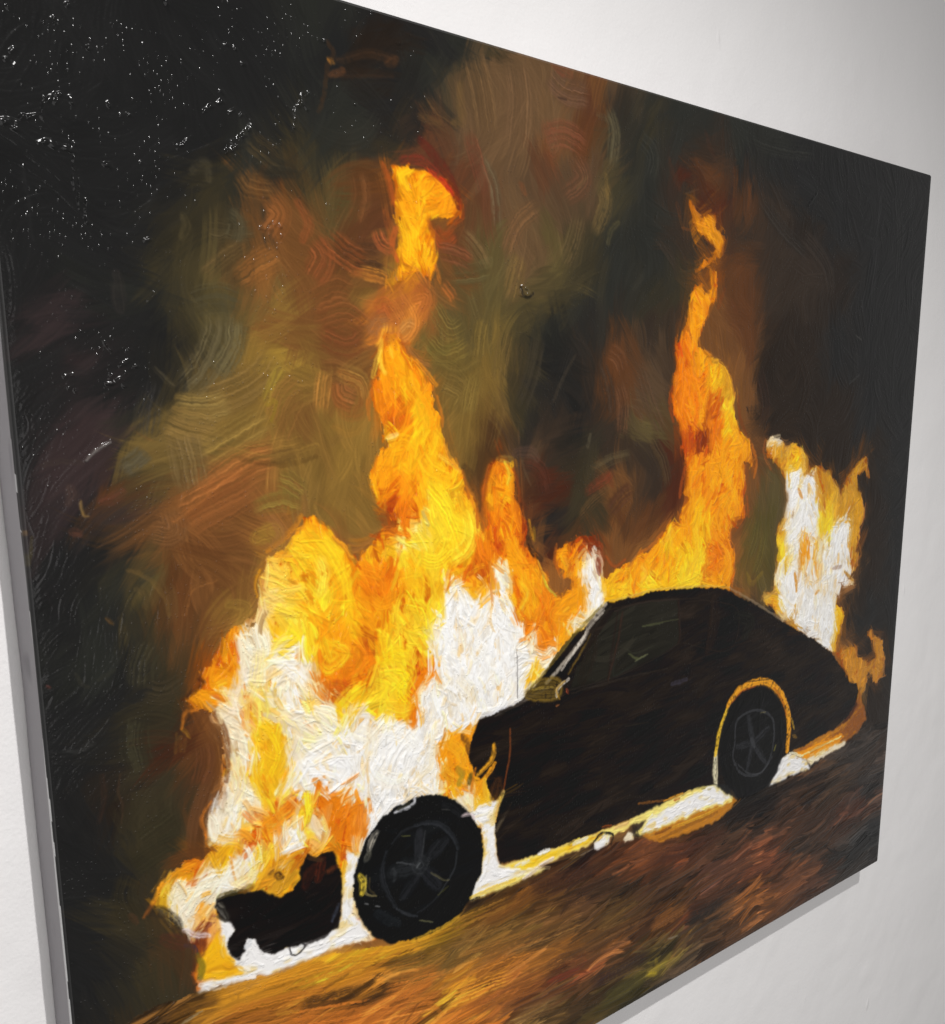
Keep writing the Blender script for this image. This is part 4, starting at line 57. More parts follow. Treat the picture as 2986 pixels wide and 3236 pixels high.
rd=[(153,977,190,130,40),(212,978,190,125,30),(297,982,205,135,30),(392,996,205,140,35),(99,965,80,55,28),(73,965,70,48,25),(171,1006,150,90,35),(231,1006,185,110,35),(252,1019,70,46,24),(318,1035,55,38,22),(319,1014,165,105,35),(294,1055,170,95,35),(365,1068,200,115,45),(402,1103,210,122,48),(391,1030,110,80,35),(31,975,40,30,22),(-17,988,35,30,24),(95,1024,90,60,30),(186,1089,140,85,35),(291,1141,150,90,36),(130,983,120,80,32),(200,1005,120,75,32),(274,1004,160,105,32),(354,1037,120,78,34),(230,1035,165,100,38),(340,1082,190,108,42),(442,1000,200,150,40),(497,1001,120,75,35),(483,980,35,25,18),(455,1044,120,90,45),(525,1043,105,80,38),(555,1003,120,75,30),(600,989,80,50,30),(664,993,45,28,22),(632,1038,80,55,30),(468,1085,222,138,40),(441,1097,222,148,45),(511,1073,130,85,40),(510,1126,140,80,35),(540,1109,140,85,40),(585,1083,110,75,40),(601,1109,150,95,40),(649,1082,90,62,35),(734,1047,60,45,32),(787,1020,95,55,32),(736,1142,110,70,38),(735,1101,75,55,30),(702,1182,75,50,30),(757,1218,85,75,35),(818,1213,120,105,40),(813,1194,85,70,38),(875,1239,100,80,58),(855,1251,25,22,20),(850,1143,120,75,35),(889,1129,70,48,30),(934,1174,40,34,30),(973,1114,80,52,42),(1064,1115,105,60,38),(983,1252,70,48,32),(1025,1207,90,60,38),(602,1166,95,60,35),(586,1190,130,100,55),(668,1216,70,52,30),(634,1153,95,45,30),(482,1138,190,110,40),(682,1037,50,34,24),(878,1042,90,50,32),(762,1016,85,48,28),(1006,1056,60,42,30),(1049,1028,25,22,20),(1172,1044,55,38,28),(1358,997,50,44,40),(1307,1049,60,45,34),(1428,1081,50,46,44),(1389,1104,85,52,38),(1443,1189,40,40,40),(1208,1143,50,38,30),(1082,1133,105,58,36),(1012,1131,70,45,32),(1160,1181,100,60,36),(1270,1218,70,45,32),(1355,1213,40,38,36),(841,1088,65,45,32),(946,1138,80,50,34),(1086,1191,140,85,40),(863,1135,130,80,35),(804,1144,70,45,30),(971,1192,85,58,35),(897,1164,105,55,32),(936,978,40,28,22),(896,1003,45,30,22)],
body=[(705.2,631.5),(758.1,632.0),(749.3,633.2),(801.5,629.3),(856.7,633.1),(914.9,637.4),(964.1,645.5),(999.2,663.6),(1049.0,684.9),(1116.6,719.4),(1172.6,744.9),(1215.1,764.1),(1265.6,793.2),(1295.9,819.7),(1321.0,842.7),(1334.5,860.9),(1358.2,867.0),(1366.1,882.8),(1357.6,906.6),(1331.4,926.5),(1293.5,937.2),(1239.6,940.6),(1167.8,946.7),(1091.0,962.1),(999.3,961.6),(951.0,950.2),(913.2,944.4),(834.1,947.2),(759.9,944.7),(821.6,948.0),(766.3,952.0),(696.5,951.9),(630.9,950.6),(569.3,948.1),(519.8,941.6),(514.2,926.0),(511.5,890.9),(517.2,867.6),(524.3,849.2),(511.7,854.8),(498.1,835.4),(495.4,823.7),(482.0,815.8),(471.7,791.5),(471.8,780.8),(477.3,764.8),(488.0,743.7),(490.9,745.1),(518.0,741.2),(545.8,736.0),(561.4,732.6),(565.7,725.7),(583.1,717.9),(615.4,685.8),(645.5,663.8),(664.2,662.6),(689.2,641.2)],
bumper=[(145.6,859.5),(160.5,857.2),(194.1,865.0),(203.4,874.0),(216.8,882.5),(231.2,877.7),(239.8,868.8),(242.7,850.2),(249.3,842.5),(259.2,851.6),(267.8,848.3),(280.5,850.3),(284.4,859.6),(290.3,875.6),(290.8,906.3),(288.0,932.1),(285.4,941.5),(272.1,946.8),(254.8,948.4),(234.1,942.5),(205.7,941.4),(194.1,935.9),(183.4,917.1),(176.0,912.3),(173.3,926.7),(167.1,934.0),(158.0,928.5),(154.1,915.4),(157.5,905.3),(163.5,899.9),(156.6,889.8),(146.1,880.2)],
fwheel=[(420.1,820.8),(447.8,835.8),(468.5,854.7),(489.7,887.5),(492.8,915.6),(487.9,943.6),(472.5,972.8),(453.5,988.9),(424.4,996.3),(388.8,996.3),(352.3,987.8),(329.3,969.3),(311.9,941.6),(304.0,911.7),(306.0,887.7),(314.7,865.9),(326.6,847.2),(343.1,831.6),(361.9,822.6),(388.2,817.4)],
rwheel=[(965.8,916.5),(967.3,875.4),(985.8,832.7),(1015.1,816.6),(1055.4,816.8),(1098.4,830.2),(1125.1,861.6),(1141.2,903.2),(1137.4,940.9),(1116.3,977.4),(1093.6,992.3),(1056.3,997.1),(1019.3,991.3),(990.8,965.0),(973.9,940.8)],
win=[(722.0,645.8),(749.6,642.6),(791.3,641.1),(853.6,647.0),(860.0,697.1),(857.0,711.7),(823.7,721.2),(731.5,736.6),(640.6,738.1),(652.6,710.4),(690.0,675.3)],
glow=[([(1162.8,947.0),(1239.7,941.2),(1293.7,938.8),(1343.2,929.1),(1363.9,911.1),(1372.5,887.2),(1387.6,912.8),(1397.3,940.8),(1353.7,966.7),(1287.1,976.7),(1222.7,979.9),(1189.6,961.0)],'x'),([(1295.0,950.1),(1343.6,932.3),(1363.9,911.1),(1369.0,883.4),(1390.6,913.4),(1403.5,942.1),(1376.5,962.2),(1325.4,969.9)],'z'),([(1168.3,951.3),(1240.7,950.1),(1306.1,949.5),(1329.7,958.0),(1287.1,976.7),(1222.7,979.9)],'4'),([(1152.6,944.5),(1189.7,962.6),(1211.6,974.0),(1224.1,992.6),(1103.2,993.4),(1125.5,970.8),(1138.0,947.0)],'9'),([(1211.5,972.5),(1253.4,968.7),(1330.9,967.9),(1337.6,975.9),(1287.5,980.0),(1223.4,986.2)],'8'),([(785.7,983.8),(861.8,982.3),(922.2,978.9),(1008.7,985.9),(1016.1,995.1),(1001.1,1003.9),(975.3,1012.3),(903.7,1013.8),(828.0,1007.4),(804.8,997.6)],'x'),([(519.8,944.0),(630.9,950.6),(696.5,953.1),(766.3,953.3),(821.6,949.4),(879.6,943.9),(945.6,950.5),(963.1,957.9),(1004.1,984.6),(1004.7,991.9),(922.6,984.6),(862.1,987.8),(785.7,983.8),(774.5,979.1),(799.7,962.9),(731.3,967.4),(686.7,966.5),(612.2,967.9),(581.4,967.6),(599.9,976.0),(554.5,977.8),(472.3,975.2),(489.0,940.8),(494.6,931.2)],'7'),([(519.7,947.4),(569.3,952.9),(631.0,954.2),(696.6,956.9),(731.1,960.9),(686.6,962.7),(612.2,964.2),(554.5,964.7)],'6'),([(785.6,981.2),(803.5,964.0),(841.2,958.8),(888.3,955.7),(945.7,951.9),(963.1,959.4),(1004.2,986.1),(922.4,981.7),(861.9,985.0)],'9'),([(690.1,966.3),(713.7,959.6),(724.2,964.0),(721.1,975.8),(697.2,981.1),(690.3,976.5)],'9'),([(749.3,979.3),(759.7,969.5),(770.8,976.7),(774.8,987.1),(753.0,984.4)],'8'),([(463.1,862.0),(479.2,855.5),(490.0,854.1),(517.5,855.0),(513.2,878.6),(511.6,916.9),(517.7,943.0),(543.0,955.9),(590.9,972.8),(543.0,968.9),(472.5,973.9),(469.8,970.7),(486.5,943.2),(496.3,916.7),(489.7,883.1),(473.7,867.2)],'9'),([(299.9,852.4),(308.4,861.1),(311.0,882.4),(304.6,902.9),(303.7,927.4),(316.3,955.1),(329.5,972.8),(286.6,966.9),(212.6,964.1),(161.9,957.2),(123.3,952.5),(125.6,944.0),(162.5,947.7),(173.8,950.3),(163.1,938.2),(154.6,923.3),(147.2,891.9),(146.0,882.1),(290.0,936.9),(294.2,887.1)],'9'),([(122.0,917.9),(127.7,912.7),(145.4,891.3),(154.6,923.3),(163.1,938.2),(171.9,949.6),(154.9,948.4),(125.9,940.3)],'5')],
